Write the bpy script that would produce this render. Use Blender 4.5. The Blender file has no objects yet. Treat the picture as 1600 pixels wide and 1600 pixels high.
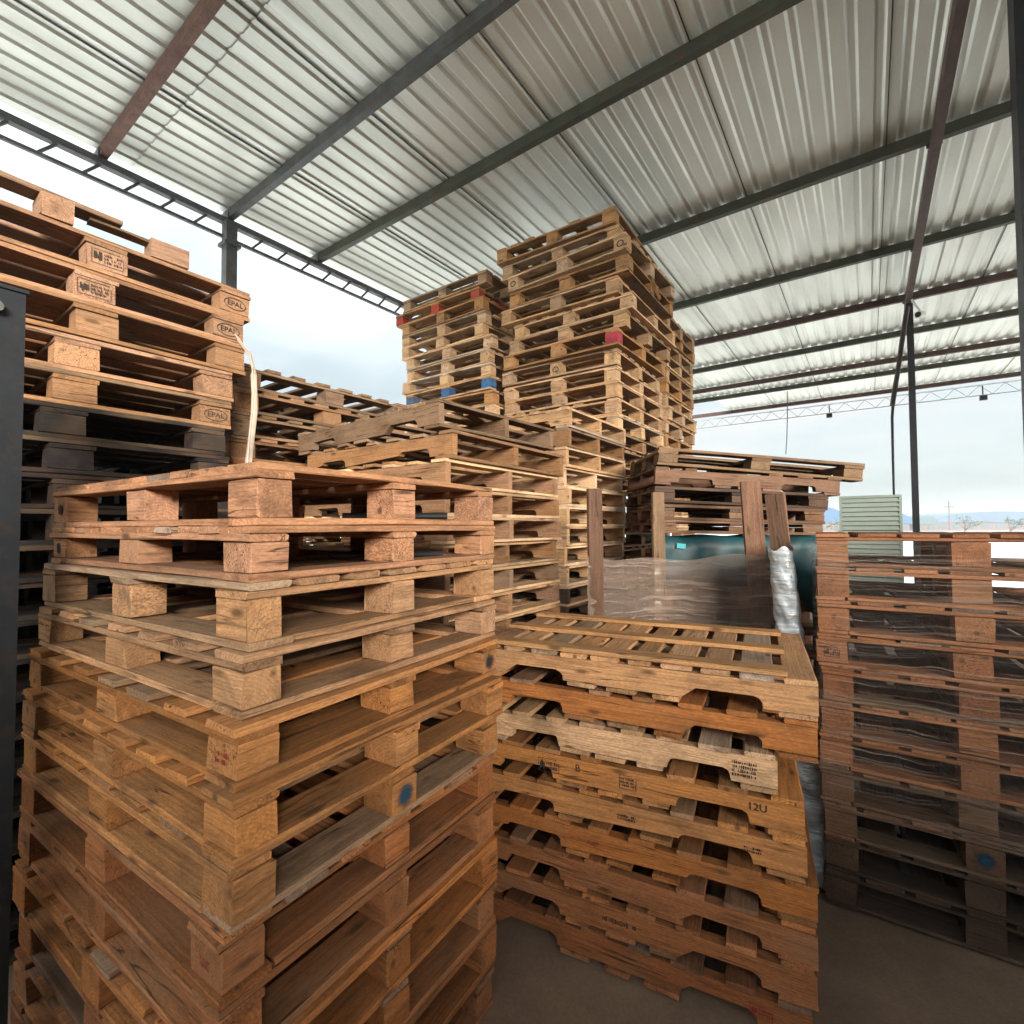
import bpy, math, random
from mathutils import Matrix, Vector
import numpy as np

random.seed(7)
sc = bpy.context.scene
COL = sc.collection
R = math.radians

# ------------------------------------------------------------------ camera
cam_d = bpy.data.cameras.new('camera')
cam = bpy.data.objects.new('camera', cam_d)
COL.objects.link(cam)
sc.camera = cam
cam_d.sensor_fit = 'HORIZONTAL'
cam_d.sensor_width = 36.0
cam_d.lens = 36.0 * 769.27 / 1600.0
cam_d.clip_start = 0.02
cam_d.clip_end = 3000.0
YAW, PIT, ROL = R(35.885), R(1.769), R(-0.2993)
F_ = Vector((-math.sin(YAW) * math.cos(PIT), math.cos(YAW) * math.cos(PIT), math.sin(PIT)))
R0 = Vector((math.cos(YAW), math.sin(YAW), 0))
U0 = R0.cross(F_)
R_ = R0 * math.cos(ROL) + U0 * math.sin(ROL)
U_ = U0 * math.cos(ROL) - R0 * math.sin(ROL)
m = Matrix((R_, U_, -F_)).transposed().to_4x4()
m.translation = Vector((0, 0, 1.6))
cam.matrix_world = m

# ------------------------------------------------------------------ light
SUN_AZ = Vector((0.80, -0.60, 0)).normalized()
SUN_EL = R(13)
EXPOSURE = 3.12
W_HOR, W_ZEN = 0.106, 1.5
SUN_E, SUN_ANGLE = 1.15, R(24)

world = bpy.data.worlds.new('World')
sc.world = world
world.use_nodes = True
wn = world.node_tree
wn.nodes.clear()


def node(nt, typ, **kw):
    n = nt.nodes.new(typ)
    for k, v in kw.items():
        if k in n.inputs.keys() if isinstance(k, str) else False:
            n.inputs[k].default_value = v
        else:
            setattr(n, k, v)
    return n


def mth(nt, op, a, b=None, clamp=False):
    n = nt.nodes.new('ShaderNodeMath')
    n.operation = op
    n.use_clamp = clamp
    for i, v in enumerate((a, b)):
        if v is None:
            continue
        if isinstance(v, (int, float)):
            n.inputs[i].default_value = v
        else:
            nt.links.new(v, n.inputs[i])
    return n.outputs[0]


def ramp(nt, fac, stops):
    n = nt.nodes.new('ShaderNodeValToRGB')
    cr = n.color_ramp
    while len(cr.elements) < len(stops):
        cr.elements.new(0.5)
    for e, (p, c) in zip(cr.elements, stops):
        e.position = p
        e.color = (c, c, c, 1) if isinstance(c, (int, float)) else (*c, 1)
    nt.links.new(fac, n.inputs[0])
    return n.outputs[0]


def mixc(nt, fac, a, b, blend='MIX'):
    n = nt.nodes.new('ShaderNodeMix')
    n.data_type = 'RGBA'
    n.blend_type = blend
    for i, v in ((0, fac), (6, a), (7, b)):
        if isinstance(v, (int, float)):
            n.inputs[i].default_value = v
        elif isinstance(v, tuple):
            n.inputs[i].default_value = (*v, 1)
        else:
            nt.links.new(v, n.inputs[i])
    return n.outputs[2]


def noise(nt, vec, scale, detail=3.0, rough=0.55, out=0):
    n = nt.nodes.new('ShaderNodeTexNoise')
    n.inputs['Scale'].default_value = scale
    n.inputs['Detail'].default_value = detail
    n.inputs['Roughness'].default_value = rough
    nt.links.new(vec, n.inputs['Vector'])
    return n.outputs[out]


def mapping(nt, vec, scale):
    n = nt.nodes.new('ShaderNodeMapping')
    n.inputs['Scale'].default_value = scale
    nt.links.new(vec, n.inputs['Vector'])
    return n.outputs[0]


# overcast sky: brighter towards the zenith, soft grey-blue cloud bands, a little clear-sky light mixed in
wt = wn.nodes.new('ShaderNodeTexCoord').outputs['Generated']
sky = wn.nodes.new('ShaderNodeTexSky')
sky.sky_type = 'NISHITA'
sky.sun_disc = False
sky.sun_elevation = SUN_EL
sky.sun_rotation = math.atan2(SUN_AZ.x, SUN_AZ.y)
sxyz = wn.nodes.new('ShaderNodeSeparateXYZ')
wn.links.new(wt, sxyz.inputs[0])
up = mth(wn, 'MAXIMUM', sxyz.outputs['Z'], 0.0)
grad = mth(wn, 'ADD', mth(wn, 'MULTIPLY', mth(wn, 'POWER', up, 4.0), W_ZEN - W_HOR), W_HOR)
cl = noise(wn, mapping(wn, wt, (1.6, 1.6, 5.5)), 1.35, 4.0, 0.5)
tint = ramp(wn, cl, [(0.36, (0.68, 0.79, 0.84)), (0.50, (0.84, 0.94, 0.97)), (0.62, (0.98, 1.0, 0.99))])
warm = ramp(wn, up, [(0.0, (1.0, 0.95, 0.86)), (0.16, (1, 1, 1))])
cloud = mixc(wn, 1.0, tint, warm, 'MULTIPLY')
vm = wn.nodes.new('ShaderNodeVectorMath')
vm.operation = 'SCALE'
wn.links.new(cloud, vm.inputs[0])
wn.links.new(grad, vm.inputs['Scale'])
bg1 = wn.nodes.new('ShaderNodeBackground')
wn.links.new(vm.outputs[0], bg1.inputs['Color'])
bg1.inputs['Strength'].default_value = 1.0
bg2 = wn.nodes.new('ShaderNodeBackground')
wn.links.new(sky.outputs[0], bg2.inputs['Color'])
bg2.inputs['Strength'].default_value = 0.05
mxs = wn.nodes.new('ShaderNodeMixShader')
mxs.inputs[0].default_value = 0.03
wn.links.new(bg1.outputs[0], mxs.inputs[1])
wn.links.new(bg2.outputs[0], mxs.inputs[2])
wo = wn.nodes.new('ShaderNodeOutputWorld')
wn.links.new(mxs.outputs[0], wo.inputs[0])

sun_d = bpy.data.lights.new('sun', 'SUN')
sun_d.energy = SUN_E
sun_d.angle = SUN_ANGLE
sun_d.color = (1.0, 0.93, 0.82)
sun = bpy.data.objects.new('sun', sun_d)
COL.objects.link(sun)
sdir = SUN_AZ * math.cos(SUN_EL) + Vector((0, 0, math.sin(SUN_EL)))
sun.rotation_euler = sdir.to_track_quat('Z', 'Y').to_euler()
sun.location = sdir * 30

sc.view_settings.view_transform = 'Standard'
sc.view_settings.look = 'None'
sc.view_settings.exposure = EXPOSURE
sc.view_settings.gamma = 1.0
sc.view_settings.use_curve_mapping = False
sc.cycles.max_bounces = 10
sc.cycles.diffuse_bounces = 6
sc.cycles.glossy_bounces = 4
sc.cycles.transparent_max_bounces = 16
sc.cycles.caustics_reflective = False
sc.cycles.caustics_refractive = False
sc.cycles.use_denoising = True

# ------------------------------------------------------------------ materials


def new_mat(name):
    mt = bpy.data.materials.new(name)
    mt.use_nodes = True
    nt = mt.node_tree
    return mt, nt, nt.nodes['Principled BSDF']


def lk(nt, a, b):
    nt.links.new(a, b)


def rand_coords(nt):
    tc = nt.nodes.new('ShaderNodeTexCoord').outputs['Object']
    oi = nt.nodes.new('ShaderNodeObjectInfo')
    vm = nt.nodes.new('ShaderNodeVectorMath')
    vm.operation = 'ADD'
    sc_ = nt.nodes.new('ShaderNodeVectorMath')
    sc_.operation = 'SCALE'
    sc_.inputs[0].default_value = (37.0, 53.0, 71.0)
    lk(nt, oi.outputs['Random'], sc_.inputs['Scale'])
    lk(nt, tc, vm.inputs[0])
    lk(nt, sc_.outputs[0], vm.inputs[1])
    return tc, vm.outputs[0], oi


def bump(nt, bs, h, strength, dist):
    b = nt.nodes.new('ShaderNodeBump')
    b.inputs['Strength'].default_value = strength
    b.inputs['Distance'].default_value = dist
    lk(nt, h, b.inputs['Height'])
    lk(nt, b.outputs[0], bs.inputs['Normal'])


def wood_mat(name):
    mt, nt, bs = new_mat(name)
    tc, rc, oi = rand_coords(nt)
    rnd = oi.outputs['Random']
    fib = noise(nt, mapping(nt, rc, (5, 95, 95)), 1.0, 4.0, 0.62)
    s = nt.nodes.new('ShaderNodeSeparateXYZ')
    lk(nt, tc, s.inputs[0])
    warp = noise(nt, mapping(nt, rc, (2.5, 9, 9)), 1.0, 2.0)
    cy = mth(nt, 'MULTIPLY', mth(nt, 'SUBTRACT', mth(nt, 'FRACT', mth(nt, 'MULTIPLY', rnd, 91.7)), 0.5), 0.12)
    cz = mth(nt, 'ADD', mth(nt, 'MULTIPLY', mth(nt, 'FRACT', mth(nt, 'MULTIPLY', rnd, 37.3)), 0.09), 0.005)
    dy = mth(nt, 'ADD', s.outputs['Y'], cy)
    dz = mth(nt, 'ADD', s.outputs['Z'], cz)
    rr = mth(nt, 'SQRT', mth(nt, 'ADD', mth(nt, 'MULTIPLY', dy, dy), mth(nt, 'MULTIPLY', dz, dz)))
    rr = mth(nt, 'ADD', rr, mth(nt, 'MULTIPLY', warp, 0.022))
    ring = mth(nt, 'SINE', mth(nt, 'MULTIPLY', rr, 2 * math.pi / 0.0085))
    ring01 = mth(nt, 'POWER', mth(nt, 'ADD', mth(nt, 'MULTIPLY', ring, 0.5), 0.5), 1.8)
    dirt = noise(nt, mapping(nt, rc, (4, 9, 9)), 1.0, 6.0, 0.65)
    blot = noise(nt, rc, 2.3, 3.0)
    vo = nt.nodes.new('ShaderNodeTexVoronoi')
    vo.inputs['Scale'].default_value = 1.0
    lk(nt, mapping(nt, rc, (4.5, 13, 13)), vo.inputs['Vector'])
    knot = ramp(nt, vo.outputs['Distance'], [(0.07, 1.0), (0.17, 0.0)])
    base = oi.outputs['Color']
    # grain
    v = ramp(nt, fib, [(0.28, 0.66), (0.5, 1.0), (0.75, 1.22)])
    c = mixc(nt, 1.0, base, v, 'MULTIPLY')
    g = ramp(nt, ring01, [(0.0, 1.08), (1.0, 0.78)])
    c = mixc(nt, 0.6, c, g, 'MULTIPLY')
    fine = noise(nt, mapping(nt, rc, (70, 330, 330)), 1.0, 3.0, 0.65)
    c = mixc(nt, 1.0, c, ramp(nt, fine, [(0.32, 0.72), (0.5, 1.0), (0.68, 1.25)]), 'MULTIPLY')
    # grey weathering and dark stains
    c = mixc(nt, ramp(nt, blot, [(0.48, 0.0), (0.72, 0.42)]), c, (0.23, 0.145, 0.085))
    c = mixc(nt, ramp(nt, dirt, [(0.50, 0.0), (0.74, 0.75)]), c, (0.070, 0.036, 0.018))
    c = mixc(nt, mth(nt, 'MULTIPLY', knot, 0.8), c, (0.07, 0.035, 0.015))
    ck = noise(nt, mapping(nt, rc, (1.6, 34, 34)), 1.0, 2.0, 0.5)
    ckd = mth(nt, 'ABSOLUTE', mth(nt, 'SUBTRACT', ck, 0.5))
    gate = ramp(nt, noise(nt, mapping(nt, rc, (3, 6, 6)), 1.0, 2.0), [(0.50, 0.0), (0.60, 0.8)])
    crack = mth(nt, 'MULTIPLY', ramp(nt, ckd, [(0.004, 1.0), (0.016, 0.0)]), gate)
    c = mixc(nt, crack, c, (0.03, 0.014, 0.007))
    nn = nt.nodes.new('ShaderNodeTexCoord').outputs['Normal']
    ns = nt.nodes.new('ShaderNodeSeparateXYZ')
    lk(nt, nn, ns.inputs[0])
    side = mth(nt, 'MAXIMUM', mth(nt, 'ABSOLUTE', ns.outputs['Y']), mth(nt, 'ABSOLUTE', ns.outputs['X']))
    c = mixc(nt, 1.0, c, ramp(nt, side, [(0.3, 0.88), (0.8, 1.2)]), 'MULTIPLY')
    lk(nt, c, bs.inputs['Base Color'])
    bs.inputs['Roughness'].default_value = 0.78
    bs.inputs['Specular IOR Level'].default_value = 0.3
    h = mth(nt, 'ADD', mth(nt, 'MULTIPLY', fib, 0.7), mth(nt, 'MULTIPLY', dirt, 0.6))
    bump(nt, bs, h, 0.55, 0.004)
    return mt


def chip_mat():
    mt, nt, bs = new_mat('chipboard')
    tc, rc, oi = rand_coords(nt)
    vo = nt.nodes.new('ShaderNodeTexVoronoi')
    vo.inputs['Scale'].default_value = 1.0
    lk(nt, mapping(nt, rc, (150, 210, 260)), vo.inputs['Vector'])
    hsv = nt.nodes.new('ShaderNodeSeparateColor')
    lk(nt, vo.outputs['Color'], hsv.inputs[0])
    v = ramp(nt, hsv.outputs[0], [(0.0, 0.55), (0.5, 0.95), (1.0, 1.35)])
    c = mixc(nt, 1.0, oi.outputs['Color'], v, 'MULTIPLY')
    d = noise(nt, rc, 18.0, 4.0)
    c = mixc(nt, ramp(nt, d, [(0.5, 0.0), (0.72, 0.6)]), c, (0.08, 0.05, 0.03))
    lk(nt, c, bs.inputs['Base Color'])
    bs.inputs['Roughness'].default_value = 0.88
    bump(nt, bs, hsv.outputs[0], 0.5, 0.003)
    return mt


def paint_mat(name, col, rough=0.55, metal=0.0, var=0.25, rust=None, scale=6.0, spec=0.5):
    mt, nt, bs = new_mat(name)
    tc, rc, oi = rand_coords(nt)
    n1 = noise(nt, rc, scale, 6.0, 0.6)
    lo = tuple(x * (1 - var) for x in col)
    hi = tuple(min(1, x * (1 + var)) for x in col)
    c = ramp(nt, n1, [(0.3, lo), (0.7, hi)])
    if rust:
        n2 = noise(nt, rc, scale * 2.3, 8.0, 0.7)
        c = mixc(nt, ramp(nt, n2, [(0.5, 0.0), (0.66, 0.85)]), c, rust)
    lk(nt, c, bs.inputs['Base Color'])
    bs.inputs['Roughness'].default_value = rough
    bs.inputs['Metallic'].default_value = metal
    bs.inputs['Specular IOR Level'].default_value = spec
    bump(nt, bs, n1, 0.2, 0.003)
    return mt


def roof_mat():
    mt, nt, bs = new_mat('galvanised_sheet')
    tc, rc, oi = rand_coords(nt)
    n1 = noise(nt, mapping(nt, rc, (3.0, 0.5, 1)), 1.2, 5.0, 0.6)
    n2 = noise(nt, rc, 60.0, 3.0, 0.6)
    v = mth(nt, 'ADD', mth(nt, 'MULTIPLY', n1, 0.8), mth(nt, 'MULTIPLY', n2, 0.2))
    c = ramp(nt, v, [(0.33, (0.66, 0.68, 0.63)), (0.55, (0.79, 0.81, 0.755)), (0.72, (0.84, 0.86, 0.81))])
    jit = ramp(nt, oi.outputs['Random'], [(0.0, 0.9), (1.0, 1.0)])
    c = mixc(nt, 1.0, c, jit, 'MULTIPLY')
    lk(nt, c, bs.inputs['Base Color'])
    bs.inputs['Metallic'].default_value = 0.4
    lk(nt, ramp(nt, n1, [(0.3, 0.5), (0.7, 0.36)]), bs.inputs['Roughness'])
    big = noise(nt, mapping(nt, rc, (5.0, 1.6, 1)), 1.0, 3.0)
    bump(nt, bs, big, 0.22, 0.02)
    return mt


def film_mat(name, base_fac, streak, tintc=(0.80, 0.84, 0.86), vscale=(2.0, 2.0, 95.0), rg_=(0.5, 0.66)):
    mt, nt, bs = new_mat(name)
    tc = nt.nodes.new('ShaderNodeTexCoord').outputs['Object']
    w = noise(nt, tc, 5.0, 2.0, 0.5, out=1)
    addv = nt.nodes.new('ShaderNodeVectorMath')
    addv.operation = 'MULTIPLY_ADD'
    lk(nt, w, addv.inputs[0])
    addv.inputs[1].default_value = (0, 0, 0.05)
    lk(nt, tc, addv.inputs[2])
    n1 = noise(nt, mapping(nt, addv.outputs[0], vscale), 1.0, 5.0, 0.6)
    n2 = noise(nt, mapping(nt, addv.outputs[0], (1.2, 1.2, 9.0)), 1.0, 3.0)
    st = ramp(nt, n1, [(rg_[0], 0.0), (rg_[1], 1.0)])  # pale streaks paint the film's glints in by opacity and tint
    pat = ramp(nt, n2, [(0.35, 0.25), (0.7, 1.0)])
    fac = mth(nt, 'ADD', mth(nt, 'MULTIPLY', mth(nt, 'MULTIPLY', st, pat), streak), base_fac, clamp=True)
    tr = nt.nodes.new('ShaderNodeBsdfTransparent')
    tr.inputs[0].default_value = (0.95, 0.96, 0.96, 1)
    bs.inputs['Base Color'].default_value = (*tintc, 1)
    bs.inputs['Roughness'].default_value = 0.14
    bs.inputs['Specular IOR Level'].default_value = 1.0
    bs.inputs['Coat Weight'].default_value = 0.6
    bs.inputs['Coat Roughness'].default_value = 0.08
    bump(nt, bs, n1, 1.0, 0.02)
    mx = nt.nodes.new('ShaderNodeMixShader')
    lk(nt, fac, mx.inputs[0])
    lk(nt, tr.outputs[0], mx.inputs[1])
    lk(nt, bs.outputs[0], mx.inputs[2])
    lk(nt, mx.outputs[0], nt.nodes['Material Output'].inputs[0])
    return mt


def floor_mat(name, a, b, scale, rough=0.85):
    mt, nt, bs = new_mat(name)
    tc = nt.nodes.new('ShaderNodeTexCoord').outputs['Object']
    n1 = noise(nt, tc, scale, 8.0, 0.65)
    n2 = noise(nt, tc, scale * 45, 4.0, 0.6)
    n3 = noise(nt, tc, scale * 0.25, 3.0)
    v = mth(nt, 'ADD', mth(nt, 'ADD', mth(nt, 'MULTIPLY', n1, 0.5), mth(nt, 'MULTIPLY', n2, 0.25)), mth(nt, 'MULTIPLY', n3, 0.25))
    c = ramp(nt, v, [(0.36, a), (0.64, b)])
    lk(nt, c, bs.inputs['Base Color'])
    bs.inputs['Roughness'].default_value = rough
    bump(nt, bs, mth(nt, 'ADD', n1, n2), 0.4, 0.006)
    return mt


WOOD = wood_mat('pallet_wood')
CHIP = chip_mat()
INK = paint_mat('stamp_ink', (0.035, 0.025, 0.02), 0.9)
INKRED = paint_mat('red_ink', (0.25, 0.02, 0.02), 0.9)


def spray_mat(name, col, rad):
    mt, nt, bs = new_mat(name)
    tc = nt.nodes.new('ShaderNodeTexCoord').outputs['Object']
    ln = nt.nodes.new('ShaderNodeVectorMath')
    ln.operation = 'LENGTH'
    lk(nt, tc, ln.inputs[0])
    r = mth(nt, 'MULTIPLY', ln.outputs['Value'], 1 / rad)
    n1 = noise(nt, mapping(nt, tc, (40, 220, 100)), 1.0, 4.0, 0.7)
    n2 = noise(nt, tc, 45.0, 4.0, 0.6)
    v = mth(nt, 'ADD', r, mth(nt, 'ADD', mth(nt, 'MULTIPLY', n1, 0.9), mth(nt, 'MULTIPLY', n2, 0.5)))
    fac = ramp(nt, mth(nt, 'MULTIPLY', v, 0.5), [(0.52, 0.9), (0.80, 0.0)])
    bs.inputs['Base Color'].default_value = (*col, 1)
    bs.inputs['Roughness'].default_value = 0.8
    tr = nt.nodes.new('ShaderNodeBsdfTransparent')
    mx = nt.nodes.new('ShaderNodeMixShader')
    lk(nt, fac, mx.inputs[0])
    lk(nt, tr.outputs[0], mx.inputs[1])
    lk(nt, bs.outputs[0], mx.inputs[2])
    lk(nt, mx.outputs[0], nt.nodes['Material Output'].inputs[0])
    return mt


SPRAYBLUE = spray_mat('blue_spray', (0.008, 0.060, 0.105), 0.038)
SPRAYDARK = spray_mat('dark_spray', (0.015, 0.020, 0.030), 0.032)
ROOF = roof_mat()
ST_RUST = paint_mat('rusty_steel', (0.16, 0.085, 0.065), 0.7, 0.2, 0.3, (0.10, 0.035, 0.02), 9)
ST_GREY = paint_mat('grey_steel', (0.085, 0.095, 0.095), 0.6, 0.2, 0.3, (0.10, 0.05, 0.03), 7)
ST_GREEN = paint_mat('dark_green_steel', (0.050, 0.060, 0.040), 0.6, 0.1, 0.3, (0.095, 0.045, 0.026), 7)
ST_BROWN = paint_mat('brown_primer_steel', (0.085, 0.045, 0.038), 0.65, 0.1, 0.3, (0.05, 0.03, 0.02), 8)
ST_DARK = paint_mat('dark_blue_steel', (0.010, 0.013, 0.018), 0.5, 0.2, 0.3, (0.03, 0.02, 0.015), 12)
ST_MID = paint_mat('mid_grey_steel', (0.105, 0.11, 0.115), 0.6, 0.2, 0.25, (0.07, 0.05, 0.04), 9)
ST_PALE = paint_mat('pale_steel', (0.42, 0.44, 0.44), 0.5, 0.3, 0.15)
FLOOR = floor_mat('dusty_concrete', (0.115, 0.074, 0.048), (0.25, 0.165, 0.110), 2.2)
YARD = floor_mat('pale_yard', (0.40, 0.38, 0.35), (0.55, 0.53, 0.50), 0.6)
FILM = film_mat('stretch_film', 0.04, 0.75, (0.70, 0.56, 0.48), (1.3, 1.3, 150.0), (0.53, 0.68))
FILM2 = film_mat('cloudy_stretch_film', 0.34, 0.62, (0.52, 0.385, 0.305), (3.0, 3.0, 80.0), (0.50, 0.66))
SILVER = paint_mat('silver_film', (0.42, 0.50, 0.56), 0.26, 0.55, 0.2, None, 5)
TEAL = paint_mat('teal_plastic', (0.003, 0.048, 0.060), 0.5, 0.0, 0.4, None, 7)
CYAN = paint_mat('cyan_plastic', (0.01, 0.42, 0.50), 0.4)
CORD = paint_mat('white_cord', (0.46, 0.38, 0.31), 0.8)
BLACKP = paint_mat('black_plastic', (0.012, 0.012, 0.014), 0.4)
WHITEP = paint_mat('white_plastic', (0.75, 0.75, 0.74), 0.4, 0, 0.05)
CABINET = paint_mat('pale_green_cabinet', (0.26, 0.31, 0.275), 0.5, 0.0, 0.06)
PINKW = paint_mat('pink_render', (0.12, 0.090, 0.09), 0.9, 0, 0.1, None, 0.3)
TANW = paint_mat('tan_render', (0.14, 0.10, 0.075), 0.9, 0, 0.1, None, 0.3)
BLUEROOF = paint_mat('blue_roof', (0.022, 0.075, 0.155), 0.7, 0, 0.1, None, 0.3)
PALEBLUE = paint_mat('pale_blue_roof', (0.055, 0.090, 0.135), 0.7, 0, 0.1, None, 0.3)  # paler blue for the farthest roof
GREENROOF = paint_mat('pale_green_roof', (0.05, 0.085, 0.095), 0.7, 0, 0.1, None, 0.3)
SHADEW = paint_mat('shade_wall_brown', (0.34, 0.25, 0.18), 0.9, 0, 0.15, None, 1.0)
WHITEW = paint_mat('white_render', (0.20, 0.185, 0.185), 0.9, 0, 0.06, None, 0.3)
BARK = paint_mat('bark', (0.12, 0.095, 0.085), 0.9)
LEAF = paint_mat('leaf', (0.06, 0.09, 0.06), 0.8, 0, 0.4)

# wood colours (linear)
PINE = (0.42, 0.220, 0.090)
FRESH = (0.36, 0.155, 0.050)
ORANGE = (0.33, 0.125, 0.037)
RED = (0.24, 0.088, 0.034)
WEATH = (0.25, 0.130, 0.062)
GREY = (0.20, 0.125, 0.075)
STRAW = (0.58, 0.375, 0.215)
TAN = (0.47, 0.290, 0.160)
ROSE = (0.40, 0.200, 0.108)
RUSSET = (0.30, 0.115, 0.042)
BEIGE = (0.40, 0.222, 0.115)
BROWN = (0.165, 0.086, 0.050)
UMBER = (0.310, 0.128, 0.058)
DUSK = (0.285, 0.158, 0.092)  # dulled, darker brown
DARK = (0.070, 0.042, 0.030)  # dark tone, mostly for pallets low in their stacks
DIRT_SHADE = (0.016, 0.013, 0.013)  # near-black: dirty blocks, plus shade painted into the lower pallets
BLACK = (0.010, 0.018, 0.022)
ADJ = {DUSK: 'dull brown', ROSE: 'pinkish tan', RUSSET: 'russet brown', BEIGE: 'beige-brown', BROWN: 'dark brown', UMBER: 'deep brown', DIRT_SHADE: 'near-black shaded', STRAW: 'pale straw-coloured', TAN: 'tan', PINE: 'pale pine', FRESH: 'light brown', ORANGE: 'orange-brown', RED: 'reddish brown', WEATH: 'weathered',
       GREY: 'grey weathered', DARK: 'dark', BLACK: 'blackened'}

# ------------------------------------------------------------------ mesh helpers
CACHE = {}
LOC = {}


def mesh_from(name, verts, faces, mat=None):
    me = bpy.data.meshes.new(name)
    me.from_pydata(verts, [], faces)
    if mat:
        me.materials.append(mat)
    me.update()
    return me


def link(name, me, parent=None, mat4=None, color=None):
    o = bpy.data.objects.new(name, me)
    COL.objects.link(o)
    if parent:
        o.parent = parent
    LOC[o] = mat4.copy() if mat4 is not None else Matrix()
    if mat4 is not None:
        o.matrix_local = mat4
    if color:
        o.color = (*color, 1)
    return o


def tag(o, label, cat, group=None, kind=None):
    o['label'] = label
    o['category'] = cat
    if group:
        o['group'] = group
    if kind:
        o['kind'] = kind
    return o


def plank_data(L, w, t, seed, near, rough=1.0):
    """A board lying along x: chamfered, slightly bowed, with uneven edges and ends."""
    rg = random.Random(seed * 131 + int(L * 1000) + int(w * 7000))
    n = (6 if L > 0.4 else 2) if near else (3 if L > 0.4 else 1)
    e = 0.0014 * rough
    bow = rg.uniform(-0.0025, 0.0025) if L > 0.4 else 0
    wane = rg.choice((0, 1, 2, 3, None, None)) if near and L > 0.4 else None
    c0 = [min(t, w) * (0.05 if L > 0.4 else 0.02) + rg.uniform(0, 0.0015) for _ in range(4)]
    V, Fc = [], []
    for i in range(n + 1):
        x = -L / 2 + L * i / n
        zz = bow * (1 - (2 * x / L) ** 2)
        pts = []
        for ci, (sy, sz) in enumerate(((-1, -1), (1, -1), (1, 1), (-1, 1))):
            if near:
                ch = c0[ci] + rg.uniform(0, 0.0008)
                if wane == ci and rg.random() < 0.55:
                    ch = min(t, w) * rg.uniform(0.12, 0.34)
                a = (sy * (w / 2 - ch * 1.2), sz * t / 2)
                b = (sy * w / 2, sz * (t / 2 - ch))
                pts += [a, b] if sy * sz < 0 else [b, a]
            else:
                pts.append((sy * w / 2, sz * t / 2))
        for (py, pz) in pts:
            jx = rg.uniform(-1, 1) * (0.003 if i in (0, n) else 0.0)
            V.append((x + jx, py + rg.uniform(-e, e), pz + zz + rg.uniform(-e, e) * 0.55))
    k = 8 if near else 4
    for i in range(n):
        for j in range(k):
            a, b = i * k + j, i * k + (j + 1) % k
            Fc.append((a, b, b + k, a + k))
    Fc.append(tuple(range(k - 1, -1, -1)))
    Fc.append(tuple(range(n * k, n * k + k)))
    return V, Fc


def stringer_data(L, w, h, seed, near):
    """A notched stringer along x, notches in its lower edge."""
    rg = random.Random(seed * 77 + 5)
    nd, nl, n0 = h * 0.42, L * 0.19, L * 0.125
    lo = [(-L / 2, -h / 2)]
    for s in (-1, 1):
        c = s * (L / 2 - n0 - nl / 2)
        r = nd * 0.75
        q = 0.006
        pts = [(c - nl / 2, -h / 2), (c - nl / 2 + r * 0.12, -h / 2 + nd * 0.55), (c - nl / 2 + r * 0.45, -h / 2 + nd * 0.9), (c - nl / 2 + r, -h / 2 + nd),
               (c + nl / 2 - r, -h / 2 + nd), (c + nl / 2 - r * 0.45, -h / 2 + nd * 0.9), (c + nl / 2 - r * 0.12, -h / 2 + nd * 0.55), (c + nl / 2, -h / 2)]
        if rg.random() < 0.4:
            pts = pts[1:] if rg.random() < 0.5 else [(c - nl / 2 - 0.02, -h / 2), (c - nl / 2 + 0.03, -h / 2 + nd)] + pts[4:]
        lo += [(x + rg.uniform(-q, q) * 0.5, z + (rg.uniform(-q, q) * 0.4 if z > -h / 2 else 0)) for x, z in pts]
    lo.append((L / 2, -h / 2))
    hi = []
    m_ = 5
    for i in range(m_ + 1):
        hi.append((L / 2 - L * i / m_, h / 2 + rg.uniform(-0.0015, 0.0015)))
    pr = lo + hi
    n = len(pr)
    V = [(x, -w / 2 + rg.uniform(-0.001, 0.001), z) for x, z in pr] + [(x, w / 2 + rg.uniform(-0.001, 0.001), z) for x, z in pr]
    Fc = [tuple(range(n)), tuple(range(2 * n - 1, n - 1, -1))]
    for i in range(n):
        j = (i + 1) % n
        Fc.append((i, n + i, n + j, j))
    return V, Fc


def piece_mesh(kind, L, w, t, var, near, mat):
    key = (kind, round(L, 3), round(w, 3), round(t, 4), var, near, mat.name)
    if key not in CACHE:
        if kind == 'stringer':
            V, Fc = stringer_data(L, w, t, var + 1, near)
        else:
            V, Fc = plank_data(L, w, t, var + 1, near, 1.6 if kind == 'block' else 1.0)
        CACHE[key] = mesh_from(kind, V, Fc, mat)
    return CACHE[key]


def shade(c, rg, amt=0.32):
    k = 1 + rg.uniform(-amt, amt)
    hue = rg.uniform(-0.12, 0.12)
    if amt > 0.2 and rg.random() < 0.14:
        g = rg.uniform(0.35, 0.75)
        m_ = sum(c) / 3
        c = (c[0] + (m_ * 1.15 - c[0]) * g, c[1] + (m_ * 0.95 - c[1]) * g, c[2] + (m_ * 0.72 - c[2]) * g)
    return (min(1, c[0] * k * (1 + hue * 0.4)), min(1, c[1] * k), min(1, c[2] * k * (1 - hue)))


def place(x, y, z, rz, rg, near, flip=False):
    j = 0.0025
    M = Matrix.Translation((x + rg.uniform(-j, j) * 2, y + rg.uniform(-j, j) * 2, z)) @ Matrix.Rotation(rz + rg.uniform(-0.006, 0.006), 4, 'Z')
    if flip:
        M = M @ Matrix.Rotation(math.pi, 4, 'X')
    return M


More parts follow.
